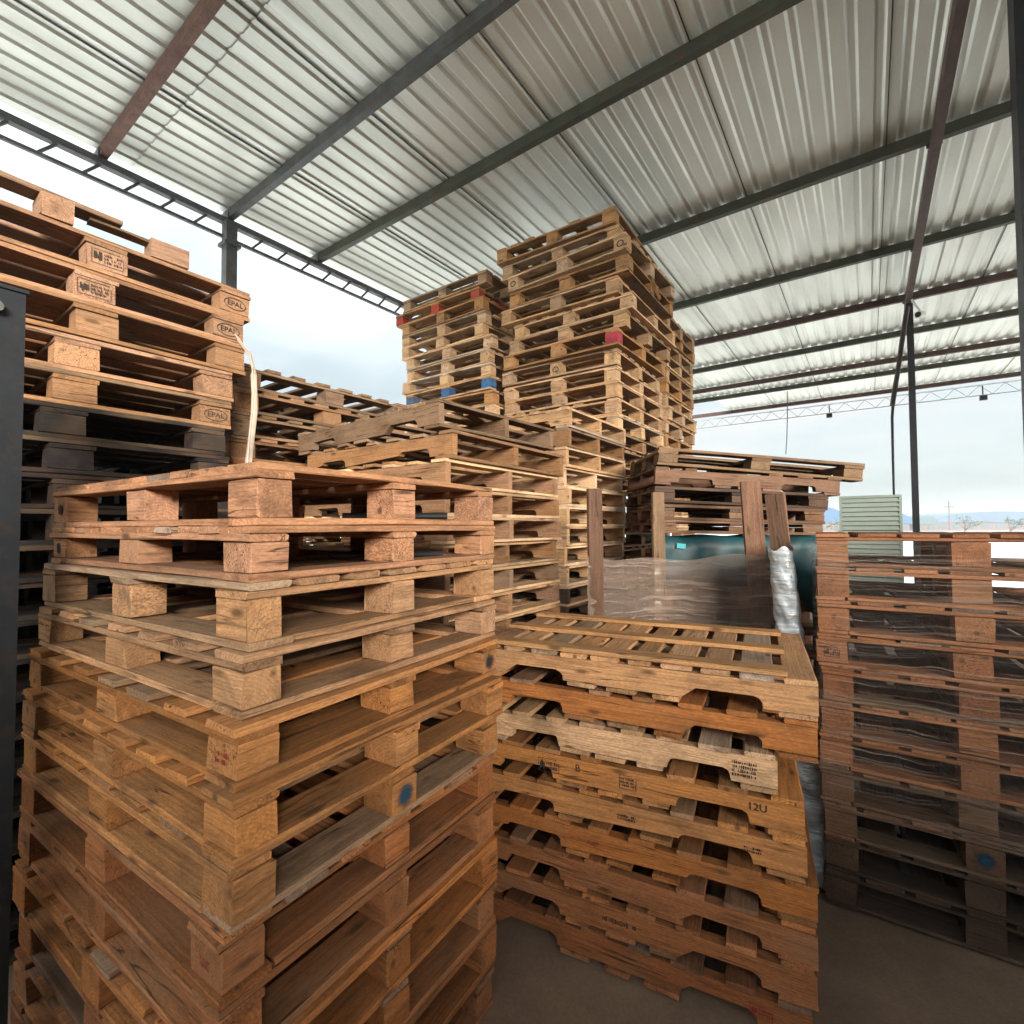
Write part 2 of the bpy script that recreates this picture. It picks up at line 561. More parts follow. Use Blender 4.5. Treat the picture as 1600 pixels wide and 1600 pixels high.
def block_pieces(Lu, Lv, h, rg, near, nb=6, bw=None, base='perim', bx=0.135, by=0.11, color=FRESH, chip=0.12, miss=0.0, blockcol=None, nvar=4, t=0.0185):
    """Block pallet, deck boards along u (local x). Returns a list of (name, mesh, matrix, colour)."""
    out = []
    zt = h - t / 2 - 0.001
    zc = h - 1.5 * t - 0.0015
    hb = h - 3 * t - 0.004
    zb = t + 0.001 + hb / 2
    z0 = t / 2
    bw = bw or min(0.145, Lv / nb * 0.78)
    vs = [-Lv / 2 + bw / 2 + i * (Lv - bw) / (nb - 1) for i in range(nb)]
    V = lambda: rg.randrange(nvar)
    for i, v in enumerate(vs):
        if miss and 0 < i < nb - 1 and rg.random() < miss:
            continue
        w = round(bw * rg.choice((0.88, 1.0, 1.06)) if 0 < i < nb - 1 else bw, 3)
        out.append(('top_board', piece_mesh('plank', Lu, w, t, V(), near, WOOD), place(0, v, zt, rg.choice((0, math.pi)), rg, near, rg.random() < .5), shade(color, rg)))
    us = (-Lu / 2 + bx / 2, 0, Lu / 2 - bx / 2)
    for u in us:
        out.append(('cross_board', piece_mesh('plank', Lv, bx, t, V(), near, WOOD), place(u, 0, zc, math.pi / 2, rg, near, rg.random() < .5), shade(color, rg)))
    wv = (-Lv / 2 + by / 2, 0, Lv / 2 - by / 2)
    for u in us:
        for v in wv:
            ch = rg.random() < chip
            mt = CHIP if ch else WOOD
            bc = shade(blockcol or color, rg, 0.15)
            if rg.random() < 0.5:
                out.append(('block', piece_mesh('block', bx - 0.004, by - 0.004, hb, V(), near, mt), place(u, v, zb, rg.choice((0, math.pi)), rg, near), bc))
            else:
                out.append(('block', piece_mesh('block', by - 0.004, bx - 0.004, hb, V(), near, mt), place(u, v, zb, math.pi / 2, rg, near), bc))
    sw_ = 0.105
    ve = Lv / 2 - sw_ / 2 - 0.001
    if base == 'perim':
        Lc = Lv - 2 * sw_ - 0.008
        for u in (-Lu / 2 + 0.054, Lu / 2 - 0.054):
            out.append(('bottom_board', piece_mesh('plank', Lc, 0.105, t, V(), near, WOOD), place(u, 0, z0, math.pi / 2, rg, near), shade(color, rg)))
    for v in (-ve, 0, ve):
        Ls = Lu - 2 * 0.11 - 0.006 if base == 'perim' and v == 0 else Lu
        out.append(('bottom_board', piece_mesh('plank', Ls, sw_, t, V(), near, WOOD), place(0, v, z0, rg.choice((0, math.pi)), rg, near), shade(color, rg)))
    return out


def stringer_pieces(Lu, Lv, h, rg, near, nb=8, nbot=5, color=FRESH, sw=0.038, runners=0, miss=0.0, scol=None, nvar=4):
    """Stringer pallet, notched stringers along u (local x), boards along v."""
    t = 0.0165
    hs = h - 2 * t - 0.003
    out = []
    V = lambda: rg.randrange(nvar)
    for v in (-Lv / 2 + sw / 2 + 0.004, rg.uniform(-.01, .01), Lv / 2 - sw / 2 - 0.004):
        out.append(('stringer', piece_mesh('stringer', Lu, sw, hs, V(), near, WOOD), place(0, v, t + 0.0015 + hs / 2, 0, rg, near), shade(scol or color, rg, 0.16)))
    for (n, z, nm) in ((nb, h - t / 2, 'slat'), (nbot, t / 2, 'bottom_board')):
        w0 = 0.09 if n > 6 else 0.105
        w0 = min(w0, Lu / n * 0.8)
        for i in range(n):
            if miss and 0 < i < n - 1 and rg.random() < miss:
                continue
            u = -Lu / 2 + w0 / 2 + i * (Lu - w0) / (n - 1)
            if nm == 'bottom_board' and n == 5:
                u = (-Lu / 2 + w0 / 2, -Lu / 2 + w0 * 1.55, 0, Lu / 2 - w0 * 1.55, Lu / 2 - w0 / 2)[i]
                # boards beside the notches stay clear of them
                if i in (1, 3):
                    u = math.copysign(Lu * 0.13, u)
            lv = Lv * (rg.uniform(0.75, 0.97) if rg.random() < miss else 1.0)
            out.append((nm, piece_mesh('plank', round(lv, 2), round(w0 * rg.choice((0.85, 1, 1.1)) if 0 < i < n - 1 else w0, 3), t, V(), near, WOOD),
                        place(u, (lv - Lv) / 2, z, math.pi / 2, rg, near, rg.random() < .5), shade(color, rg)))
    return out


def emit(name, pieces, loc, rz, label, group, tilt=(0, 0), joined=False):
    """Link a pallet: an Empty with one child object per board and block (or one mesh where it stays out of sight)."""
    M = Matrix.Translation(loc) @ Matrix.Rotation(rz, 4, 'Z') @ Matrix.Rotation(tilt[0], 4, 'X') @ Matrix.Rotation(tilt[1], 4, 'Y')
    if joined:
        V, Fc, k = [], [], 0
        for nm, me, mm, c in pieces:
            for v in me.vertices:
                V.append(tuple(mm @ v.co))
            for p in me.polygons:
                Fc.append(tuple(i + k for i in p.vertices))
            k = len(V)
        o = link(name, mesh_from(name, V, Fc, WOOD), None, M, pieces[0][3])
        return tag(o, label, 'pallet', group), []
    root = bpy.data.objects.new(name, None)
    root.empty_display_size = 0.1
    COL.objects.link(root)
    root.matrix_local = M
    LOC[root] = M
    tag(root, label, 'pallet', group)
    kids = [(nm, link(nm, me, root, mm, c)) for nm, me, mm, c in pieces]
    return root, kids


ORD = ['topmost', 'second', 'third', 'fourth', 'fifth', 'sixth', 'seventh', 'eighth', 'ninth', 'tenth', 'eleventh', 'twelfth', 'thirteenth', 'fourteenth',
       'fifteenth', 'sixteenth', 'seventeenth', 'eighteenth', 'nineteenth', 'twentieth', 'twenty-first', 'twenty-second', 'twenty-third', 'twenty-fourth',
       'twenty-fifth', 'twenty-sixth', 'twenty-seventh', 'twenty-eighth', 'twenty-ninth', 'thirtieth', 'thirty-first', 'thirty-second']


def lab(color, kind, i, n, phrase):
    o = 'bottom one' if i == n - 1 else ('topmost' if i == 0 else ORD[i] + ' from the top')
    return '%s %s pallet, %s of %s' % (ADJ[color], kind, o, phrase)


def corner_loc(cx, cy, W, L, rz, which):
    """Centre of a W x L pallet from one corner; which = signs of that corner in local axes."""
    c, s = math.cos(rz), math.sin(rz)
    lx, ly = -which[0] * W / 2, -which[1] * L / 2
    return cx + c * lx - s * ly, cy + s * lx + c * ly


ROOTS = {}

# ------------------------------------------------------------------ ground
def sheet(name, x0, x1, y0, y1, z, mat):
    o = link(name, mesh_from(name, [(x0, y0, z), (x1, y0, z), (x1, y1, z), (x0, y1, z)], [(0, 1, 2, 3)], mat))
    o['kind'] = 'structure'
    return o


sheet('yard_ground', -900, 900, -900, 900, 0.0, YARD)
sheet('floor', -5.6, 6.5, -4.0, 14.6, 0.004, FLOOR)


def box_data(x0, x1, y0, y1, z0, z1):
    V = [(x0, y0, z0), (x1, y0, z0), (x1, y1, z0), (x0, y1, z0), (x0, y0, z1), (x1, y0, z1), (x1, y1, z1), (x0, y1, z1)]
    return V, [(0, 3, 2, 1), (4, 5, 6, 7), (0, 1, 5, 4), (1, 2, 6, 5), (2, 3, 7, 6), (3, 0, 4, 7)]


def beam_data(p, q, w, h, seg=1, seed=0, jit=0.0):
    """Rectangular bar from p to q, width w (horizontal), height h."""
    p, q = Vector(p), Vector(q)
    d = (q - p).normalized()
    side = d.cross(Vector((0, 0, 1)))
    if side.length < 1e-4:
        side = Vector((1, 0, 0))
    side.normalize()
    upv = side.cross(d)
    rg = random.Random(seed)
    V, Fc = [], []
    for i in range(seg + 1):
        c = p.lerp(q, i / seg)
        if 0 < i < seg and jit:
            c = c + side * rg.uniform(-jit, jit) + upv * rg.uniform(-jit, jit)
        for a, b in ((-1, -1), (1, -1), (1, 1), (-1, 1)):
            V.append(tuple(c + side * a * w / 2 + upv * b * h / 2))
    for i in range(seg):
        for j in range(4):
            a, b = i * 4 + j, i * 4 + (j + 1) % 4
            Fc.append((a, b, b + 4, a + 4))
    Fc += [(3, 2, 1, 0), tuple(range(seg * 4, seg * 4 + 4))]
    return V, Fc


def tube_data(pts, rad, k=8):
    pts = [Vector(p) for p in pts]
    rs = rad if isinstance(rad, (list, tuple)) else [rad] * len(pts)
    V, Fc = [], []
    for i, p in enumerate(pts):
        d = (pts[min(i + 1, len(pts) - 1)] - pts[max(i - 1, 0)]).normalized()
        a = d.cross(Vector((0.31, 0.52, 0.79))).normalized()
        b = d.cross(a)
        for j in range(k):
            t = 2 * math.pi * j / k
            V.append(tuple(p + (a * math.cos(t) + b * math.sin(t)) * rs[i]))
    for i in range(len(pts) - 1):
        for j in range(k):
            x, y = i * k + j, i * k + (j + 1) % k
            Fc.append((x, y, y + k, x + k))
    Fc += [tuple(range(k - 1, -1, -1)), tuple(range((len(pts) - 1) * k, len(pts) * k))]
    return V, Fc


def join(parts):
    V, Fc = [], []
    for v, f in parts:
        k = len(V)
        V += v
        Fc += [tuple(i + k for i in ff) for ff in f]
    return V, Fc


def part(name, data, mat, parent=None, mat4=None, color=None):
    return link(name, mesh_from(name, data[0], data[1], mat), parent, mat4, color)


# ------------------------------------------------------------------ the shed: roof sheets, purlins, rafter, trusses, columns
shed = bpy.data.objects.new('open_shed', None)
COL.objects.link(shed)
tag(shed, 'open-sided shed with corrugated metal roof on dark steel purlins and columns', 'shed')
ZR = 4.72
PITCH, NRIB = 0.1493, 7
SW = PITCH * NRIB


def roof_sheet_mesh(y0, y1):
    prof = []
    for i in range(NRIB):
        x = i * PITCH
        prof += [(x, 0), (x + 0.082, 0), (x + 0.100, 0.015), (x + 0.131, 0.015)]
    prof += [(SW, 0), (SW + 0.022, 0.002), (SW + 0.025, -0.012)]
    ys = [y0, (y0 + y1) / 2, y1]
    n = len(prof)
    V = [(x, y, z) for y in ys for x, z in prof]
    Fc = [(r * n + i, r * n + i + 1, (r + 1) * n + i + 1, (r + 1) * n + i) for r in range(2) for i in range(n - 1)]
    return mesh_from('roof_sheet', V, Fc, ROOF)


rows = [(-2.0, 1.55), (1.45, 8.48), (8.36, 14.25)]
short = roof_sheet_mesh(8.36, 12.5)
for r, (y0, y1) in enumerate(rows):
    me = roof_sheet_mesh(y0, y1)
    seam = mesh_from('seam_shadow', *box_data(SW + 0.018, SW + 0.0245, y0, y1, -0.013, -0.003), BLACKP)  # dark strip put in for the shadow line under each sheet lap
    for i in range(-1, 10):
        x = -5.06 + i * SW if i >= 0 else None
        if x is None:
            continue
        mm = me
        if r == 2 and i < 2:
            mm = short
        o = link('roof_sheet', mm, shed, Matrix.Translation((x, 0, ZR + r % 2 * -0.008 + random.uniform(-0.002, 0.002))))
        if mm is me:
            link('seam_shadow', seam, o)
PUR = [(-1.6, ST_GREEN), (-0.2, ST_BROWN), (1.23, ST_RUST), (2.22, ST_GREY), (3.18, ST_GREEN), (5.02, ST_GREEN), (6.85, ST_GREEN), (8.42, ST_BROWN),
       (9.95, ST_GREEN), (11.5, ST_BROWN), (12.4, ST_GREEN), (14.1, ST_BROWN)]
for y, mt in PUR:
    hgt = 0.09
    part('purlin', beam_data((-5.12, y, ZR - 0.012 - hgt / 2), (5.4, y, ZR - 0.012 - hgt / 2), 0.055, hgt, 6, int(y * 10), 0.003), mt, shed)
ZP = ZR - 0.012 - 0.09
part('rafter', beam_data((0.49, -2.0, ZP - 0.062), (0.49, 8.5, ZP - 0.062), 0.06, 0.12, 6, 3, 0.003), ST_BROWN, shed)
part('rafter', beam_data((5.0, -2.0, ZP - 0.062), (5.0, 14.2, ZP - 0.062), 0.06, 0.12, 6, 3, 0.003), ST_BROWN, shed)
for y, mt in PUR:
    for xr in (0.49, 5.0):
        if y < 8.5 or xr > 1:
            part('cleat', box_data(xr - 0.05, xr + 0.05, y + 0.029, y + 0.036, ZP - 0.02, ZP + 0.07), ST_GREY, shed)
    part('cleat', box_data(-5.035, -4.955, y - 0.037, y - 0.030, ZP - 0.03, ZP + 0.06), ST_GREY, shed)
# eave truss along x = -5
tr = part('eave_truss', join([beam_data((-5.0, -2.0, ZP - 0.03), (-5.0, 14.3, ZP - 0.03), 0.06, 0.055), beam_data((-5.0, -2.0, ZP - 0.19), (-5.0, 14.3, ZP - 0.19), 0.030, 0.026)]), ST_MID, shed)
y = -1.8
k = 0
while y < 14:
    part('web_bar', beam_data((-5.0, y, ZP - 0.177), (-5.0, y + 0.10, ZP - 0.055), 0.020, 0.020), ST_MID, tr)
    y += 0.265
    k += 1
# far truss under the last purlin
ft = part('far_truss', join([beam_data((-5.0, 14.42, ZP - 0.02), (6.0, 14.42, ZP - 0.02), 0.03, 0.03), beam_data((-5.0, 14.42, ZP - 0.24), (6.0, 14.42, ZP - 0.24), 0.022, 0.022)]), ST_PALE, shed)
x = -5.0
while x < 5.9:
    part('web_bar', join([beam_data((x, 14.42, ZP - 0.23), (x + 0.2, 14.42, ZP - 0.03), 0.012, 0.012), beam_data((x + 0.2, 14.42, ZP - 0.03), (x + 0.4, 14.42, ZP - 0.23), 0.012, 0.012)]), ST_PALE, ft)
    x += 0.4
for x, y, w in ((-4.95, 2.2, 0.10), (-4.95, 9.0, 0.10), (-4.95, 14.35, 0.10)):
    c = part('column', box_data(x - w / 2, x + w / 2, y - w / 2, y + w / 2, 0.004, ZP - 0.06), ST_GREY, shed)
    part('bracket', box_data(x - 0.075, x + 0.075, y - 0.075, y + 0.075, ZP - 0.30, ZP - 0.27), ST_GREY, c)
part('column', box_data(0.465, 0.535, 8.2, 8.27, 0.004, ZP - 0.12), ST_DARK, shed)
part('column', box_data(0.735, 0.88, 3.88, 4.02, 0.004, ZP + .088), ST_DARK, shed)
part('column', box_data(4.9, 5.05, 8.3, 8.45, 0.004, ZP - 0.12), ST_DARK, shed)
part('column', box_data(4.9, 5.05, -1.9, -1.75, 0.004, ZP - 0.12), ST_DARK, shed)



# ------------------------------------------------------------------ pallet stacks
# --- nearest tall stack
G = 'pallets of the nearest tall stack'
PH = 'the nearest tall stack'
A = [(-1.066, .537, 3.81), (-1.053, .518, 3.41), (-1.043, .506, 3.79), (-1.026, .49, 3.61), (-.992, .464, 3.67), (-.963, .449, 3.57), (-.985, .455, 3.88),
     (-.998, .447, 3.41), (-1.0, .445, 3.28), (-.985, .44, 3.6), (-1.0, .445, 3.1), (-.99, .45, 3.8), (-1.0, .44, 3.5)]
AH = [.140, .120, .143, .128, .121, .126, .135, .135, .141, .141, .141, .139, .139]
AT = 'yyxyyyyxyyyyy'
AN = [9, 11, 7, 7, 7, 8, 7, 7, 7, 8, 7, 7, 7]
AC_LIT = [ROSE, ROSE, BEIGE, BEIGE, FRESH, FRESH, FRESH, RUSSET, RUSSET, ORANGE, RUSSET, RUSSET, RED]  # pinker tops and redder lower rows paint in cool daylight over warm shade
z = 1.747
stackA = []
for i, ((cx, cy_, a), h, al, nb, colr) in enumerate(zip(A, AH, AT, AN, AC_LIT)):
    z -= h
    rg = random.Random(100 + i)
    W, L = 1.23, 0.90
    rz = R(a)
    x, y = corner_loc(cx, cy_, W, L, rz, (1, -1))
    if al == 'x':
        ps = block_pieces(W, L, h, rg, True, nb, color=colr, chip=0.35 if i == 2 else 0.04, bx=.12, by=.085, t=.0168)
    else:
        ps = block_pieces(L, W, h, rg, True, nb, bw=(0.128 if nb == 9 else 0.095 if nb == 11 else 0.11), color=colr, chip=0.03, bx=.088, by=.118, t=.0168)
        rz += math.pi / 2
    stackA.append(emit('block_pallet', ps, (x, y, max(z, 0.006)), rz, lab(colr, 'block', i, 13, PH), G))

# --- notched stack on the open floor
G = 'pallets of the low notched stack'
PH = 'the low notched stack'
MS = [(0, 1.2, BEIGE), (0.0, 1.2, ORANGE), (-0.045, 1.06, TAN), (-0.045, 1.2, FRESH), (-0.045, 1.2, FRESH), (-0.012, 1.2, ORANGE), (-.018, 1.2, RUSSET), (-.022, 1.2, RUSSET), (-.028, 1.2, RED)]
rz = R(9.5)
h = 0.1235
stackM = []
for i, (dx, Lu, colr) in enumerate(MS):
    rg = random.Random(200 + i)
    x, y = corner_loc(-0.135, 1.765, 1.2, 0.74, rz, (1, -1))
    u = Vector((math.cos(rz), math.sin(rz)))
    x += u.x * dx
    y += u.y * dx
    z = 1.128 - (i + 1) * h
    ps = stringer_pieces(Lu, 0.74, h - 0.001, rg, True, nb=10 if i == 0 else 8, color=colr, miss=0 if i == 0 else 0.06, scol=colr)
    if i == 0:
        for v in (-0.325, -0.02, 0.30):
            ps.append(('runner_board', piece_mesh('plank', 1.13, 0.075, 0.017, int(v * 10) % 4, True, WOOD), Matrix.Translation((-0.04, v, h + 0.0085)) @ Matrix.Rotation(0.004, 4, 'Z'), shade(PINE, rg, 0.1)))
    stackM.append(emit('stringer_pallet', ps, (x, y, max(z, 0.006)), rz + R(rg.uniform(-.8, .8)), lab(colr, 'stringer', i, 9, PH), G))

# --- film-wrapped stack
G = 'pallets of the film-wrapped stack'
PH = 'the film-wrapped eye-level stack'
rzW = R(3.5)
stackW = []
for i in range(11):
    rg = random.Random(300 + i)
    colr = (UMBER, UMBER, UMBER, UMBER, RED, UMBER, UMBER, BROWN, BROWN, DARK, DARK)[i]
    x, y = corner_loc(-0.185, 2.485, 1.0, 0.8, rzW, (-1, -1))
    h = 0.1405
    z = 1.566 - (i + 1) * h
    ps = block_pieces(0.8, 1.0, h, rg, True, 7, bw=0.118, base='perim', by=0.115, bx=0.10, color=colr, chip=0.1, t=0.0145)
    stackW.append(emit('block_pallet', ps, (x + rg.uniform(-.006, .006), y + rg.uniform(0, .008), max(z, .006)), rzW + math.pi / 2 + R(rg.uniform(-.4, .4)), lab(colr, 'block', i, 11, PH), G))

# --- stack with the hanging cord, beside the dark post
G = 'pallets of the stack with the hanging cord'
PH = 'the stack with the hanging cord'
LO = [0, -.03, -.03, -.08, -.09, -.12, -.10, -.08] + [-.08] * 12
LH = [.150, .142, .150, .148, .140, .14, .14, .14] + [.1407] * 12
LC = [DUSK, DUSK, WEATH, DUSK, WEATH, DIRT_SHADE, DIRT_SHADE, DIRT_SHADE] + [DIRT_SHADE] * 12
z = 2.83
stackL = []
for i in range(20):
    rg = random.Random(400 + i)
    z -= LH[i]
    ps = block_pieces(1.2, 0.8, LH[i], rg, i < 8, 5, bw=0.13, base='skids', by=0.10, bx=0.145, color=LC[i], chip=0.1, blockcol=DIRT_SHADE if i in (5, 6) else None)
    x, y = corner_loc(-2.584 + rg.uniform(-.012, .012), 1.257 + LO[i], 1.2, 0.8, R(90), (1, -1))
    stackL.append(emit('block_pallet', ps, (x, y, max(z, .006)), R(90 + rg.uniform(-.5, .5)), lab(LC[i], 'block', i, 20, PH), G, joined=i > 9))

for i in range(16):  # stack added to darken the bright gaps seen through the corded one
    rg = random.Random(450 + i)
    ps = block_pieces(1.2, 0.8, 0.142, rg, False, 5, bw=0.13, base='skids', by=0.10, bx=0.145, color=DIRT_SHADE, chip=0)
    emit('block_pallet', ps, (-3.88, 0.58 + rg.uniform(-.03, .03), 2.29 - i * 0.1424 - 0.142 + 0.006), R(90 + rg.uniform(-1, 1)), lab(DIRT_SHADE, 'block', i, 16, 'the added stack behind the corded one'), 'pallets of the added stack behind the corded one', joined=True)

# --- stack seen against the sky
G = 'pallets of the stack standing against the sky'
PH = 'the stack standing past the corded one'
h = 0.1428
for i in range(18):
    rg = random.Random(500 + i)
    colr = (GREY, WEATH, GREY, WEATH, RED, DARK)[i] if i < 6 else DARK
    x, y = corner_loc(-2.955 + rg.uniform(-.015, .015), 1.345 + rg.uniform(-.015, .015), 0.95, 1.30, 0, (1, -1))
    ps = block_pieces(0.95, 1.30, h, rg, i < 6, 8, bw=0.10, base='perim', bx=0.11, by=0.145, color=colr, chip=0.05)
    emit('block_pallet', ps, (x, y, max(2.572 - (i + 1) * h, .006)), 0, lab(colr, 'block', i, 18, PH), G, joined=i > 6)

# --- notched stack behind the nearest stack
G = 'pallets of the notched stack behind the nearest stack'
PH = 'the notched stack behind the nearest one'
h = 0.1375
NX = [0.0, 0.06, 0.03, 0.03, 0.04, 0.02, 0.03, 0.02, 0.03] + [0.03] * 7
NY = [0.0, 0.02, -.01, 0, 0.01, -.01, 0.0, 0.01, 0.0] + [0] * 7
for i in range(16):
    rg = random.Random(600 + i)
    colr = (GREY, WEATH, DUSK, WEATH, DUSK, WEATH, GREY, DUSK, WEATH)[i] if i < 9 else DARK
    x, y = corner_loc(-1.655 + NX[i], 1.70 + NY[i], 1.2, 1.08, R(0.5), (1, -1))
    ps = stringer_pieces(1.2, 1.08, h, rg, True, nb=7, color=STRAW if i in (2, 3) else TAN if i > 1 else colr, miss=0.12, scol=colr)
    tl = (R(1.2), R(-1.5)) if i == 0 else (R(rg.uniform(-.25, .25)), 0)
    emit('stringer_pallet', ps, (x, y, max(2.205 - (i + 1) * h, .006) + (0.012 if i == 0 else 0)), R(0.5 + rg.uniform(-1, 1)), lab(colr, 'stringer', i, 16, PH), G, tl, joined=i > 9)

# --- notched stack at the foot of the tallest
G = 'pallets of the notched stack at the foot of the tallest'
PH = 'the notched stack before the tallest one'
h = 0.1335
for i in range(18):
    rg = random.Random(700 + i)
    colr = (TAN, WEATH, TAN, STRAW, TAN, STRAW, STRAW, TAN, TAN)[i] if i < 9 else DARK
    x, y = corner_loc(-1.635 + rg.uniform(-.01, .02) + (.03 if i == 0 else 0), 2.872, 1.2, 0.97, 0, (1, -1))
    ps = stringer_pieces(1.2, 0.97, h, rg, False, nb=7, color=STRAW if i > 2 else colr, miss=0.08, scol=colr)
    emit('stringer_pallet', ps, (x, y, max(2.405 - (i + 1) * h, .006)), R(rg.uniform(-.6, .6)), lab(colr, 'stringer', i, 18, PH), G, joined=i > 9)

# --- tallest stack
G = 'pallets of the tallest stack'
PH = 'the tallest stack under the roof'
T1 = [(-1.64, 3.74, 2), (-1.62, 3.78, 1), (-1.53, 3.70, -1.5), (-1.54, 3.77, 0), (-1.64, 3.79, 1), (-1.54, 3.84, 0), (-1.59, 3.83, 0), (-1.65, 3.80, -.5), (-1.70, 3.88, 1), (-1.71, 3.90, 0),
      (-1.69, 3.88, 0), (-1.70, 3.88, .5), (-1.69, 3.88, 0)]
TC = [PINE, TAN, STRAW, PINE, TAN, STRAW, TAN, PINE, STRAW, STRAW, TAN, TAN, STRAW]
h = 0.142
stackT = []
for i in range(30):
    rg = random.Random(800 + i)
    cx, cy_, a = T1[i] if i < 13 else (-1.70 + rg.uniform(-.02, .02), 3.89, 0)
    colr = TC[i] if i < 13 else WEATH
    bc = None
    x, y = corner_loc(cx, cy_, 1.2, 1.14, R(a), (1, -1))
    if i in (0, 5, 11):
        ps = block_pieces(1.14, 1.2, h - .002, rg, False, 8, bw=0.10, base='perim', color=colr, bx=.10, by=.115, t=.0155, chip=.05, miss=0.12)
        a += 90
    else:
        ps = block_pieces(1.2, 1.14, h - .002, rg, False, 8 if i % 3 else 6, bw=0.10, base='perim' if i % 2 else 'skids', color=colr, bx=.115, by=.10, t=.0155, chip=.05, miss=0.12)
    tl = (R(rg.uniform(-.25, .25)), R(rg.uniform(-.3, .3))) if i < 13 else (0, 0)
    st = emit('block_pallet', ps, (x, y, max(4.262 - (i + 1) * h, .006)), R(a), lab(colr, 'block', i, 30, PH), G, tl, joined=i > 15)
    stackT.append(st)
    if i == 7:
        bl = [o for n, o in st[1] if n == 'block']
        bl[6].color = (0.42, 0.04, 0.07, 1)
        bl[6]['label'] = 'pink-red painted corner block'

# --- tall stack with red and blue blocks
G = 'pallets of the tall stack with painted blocks'
PH = 'the tall stack with painted blocks'
T2 = [(-3.06, 3.80), (-3.17, 3.80), (-3.06, 3.78), (-3.06, 3.79), (-3.04, 3.76), (-2.96, 3.76), (-2.98, 3.78), (-2.99, 3.74), (-2.95, 3.74), (-2.95, 3.75), (-2.95, 3.75)]
T2C = [TAN, PINE, PINE, STRAW, STRAW, STRAW, STRAW, STRAW, TAN, PINE, STRAW]
h = 0.1385
for i in range(30):
    rg = random.Random(900 + i)
    cx, cy_ = T2[i] if i < 11 else (-2.96, 3.76)
    colr = T2C[i] if i < 11 else WEATH
    x, y = corner_loc(cx, cy_, 1.22, 0.85, 0, (1, -1))
    bc = (0.40, 0.06, 0.04) if i == 1 else (0.03, 0.14, 0.34) if i == 8 else None
    ps = block_pieces(1.22, 0.85, h - .002, rg, False, 6, bw=0.105, base='perim' if i % 2 else 'skids', color=colr, bx=.115, by=.10, blockcol=bc, chip=0, t=.0155, miss=0.15)
    tl = (R(rg.uniform(-.3, .3)), R(rg.uniform(-.35, .35))) if i < 11 else (0, 0)
    lb = lab(colr, 'block', i, 30, PH)
    if i == 1:
        lb = 'pallet with red painted blocks, second from the top of the tall painted-block stack'
    if i == 8:
        lb = 'pallet with blue painted blocks in the tall stack beside the tallest one'
    emit('block_pallet', ps, (x, y, max(4.2 - (i + 1) * h, .006)), R(rg.uniform(-2, 2)), lb, G, tl, joined=i > 12)

# --- stack behind the tallest
G = 'pallets of the stack behind the tallest one'
PH = 'the stack just behind the tallest one'
h = 0.142
for i in range(27):
    rg = random.Random(1000 + i)
    colr = (TAN, PINE, TAN, STRAW)[i % 4]
    x, y = corner_loc(-1.70 + rg.uniform(-.03, .05), 5.12, 1.2, 1.0, 0, (1, -1))
    ps = block_pieces(1.2, 1.0, h, rg, False, 6, base='perim' if i % 2 else 'skids', color=colr, bx=.11, by=.10, t=.0155, miss=.1)
    emit('block_pallet', ps, (x, y, max(3.86 - (i + 1) * h, .006)), R(rg.uniform(-1, 1)), lab(colr, 'block', i, 27, PH), G, joined=i > 17)

# --- leaning pile behind the film
G = 'pallets of the leaning pile behind the film'
PH = 'the leaning pile behind the film'
BS = [(0.0, 0.115, 'b', GREY, 5.0), (-0.06, 0.115, 's', BROWN, 4.0), (-0.07, 0.105, 'b', DARK, 3.0), (-0.08, 0.10, 'b', BROWN, 2.0), (-0.05, 0.09, 'b', BROWN, 1.2)]
rzB = R(36)
ub = Vector((math.cos(rzB), math.sin(rzB)))
z = 2.13
for i, (dx, h, ty, colr, tl) in enumerate(BS):
    rg = random.Random(1100 + i)
    W = (1.34, 1.20, 1.12, 1.10, 1.08)[i]
    z -= h + (0.012 if i < 4 else 0)
    x, y = corner_loc(-1.10 + ub.x * dx * .3, 3.13 + ub.y * dx * .3, W, 0.75, rzB, (-1, -1))
    if ty == 'b':
        ps = block_pieces(W, 0.75, h, rg, True, 6, base='skids', color=colr, chip=0.1, miss=0.25, bx=.13)
    else:
        ps = stringer_pieces(W, 0.75, h, rg, True, nb=7, color=colr, miss=0.2)
    zl = z - math.sin(R(tl)) * W / 2
    emit('broken_pallet', ps, (x, y, zl), rzB, '%s tilted pallet, %s of %s' % (ADJ[colr], 'topmost' if i == 0 else ORD[i] + ' from the top', PH), G, (0, R(tl)))
for i in range(9):
    rg = random.Random(1150 + i)
    colr = UMBER if i % 2 else BROWN
    h = 0.151 if i > 0 else 0.145
    x, y = corner_loc(-1.13, 3.10, 1.22, 0.8, rzB, (-1, -1))
    zb = 1.368 - (i + 1) * 0.1515
    ps = block_pieces(1.22, 0.8, h, rg, False, 6, base='skids', color=colr)
    emit('block_pallet', ps, (x, y, max(zb, .006)), rzB, '%s block pallet under the leaning pile, %s below the teal sheet' % (ADJ[colr], ORD[i] if i else 'first'), G, joined=i > 5)

# ------------------------------------------------------------------ unseen wall added behind and beside the camera to shade the pallets
wl = part('shade_wall', join([box_data(-5.3, 4.0, -2.35, -2.15, 0.0, 2.5), box_data(4.0, 4.2, -2.35, 9.0, 0.0, 2.45), box_data(-5.5, -5.3, -2.35, 0.2, 0.0, 2.5)]), SHADEW)
tag(wl, 'unseen brown wall added behind the viewer to shade the lower pallets', 'wall')


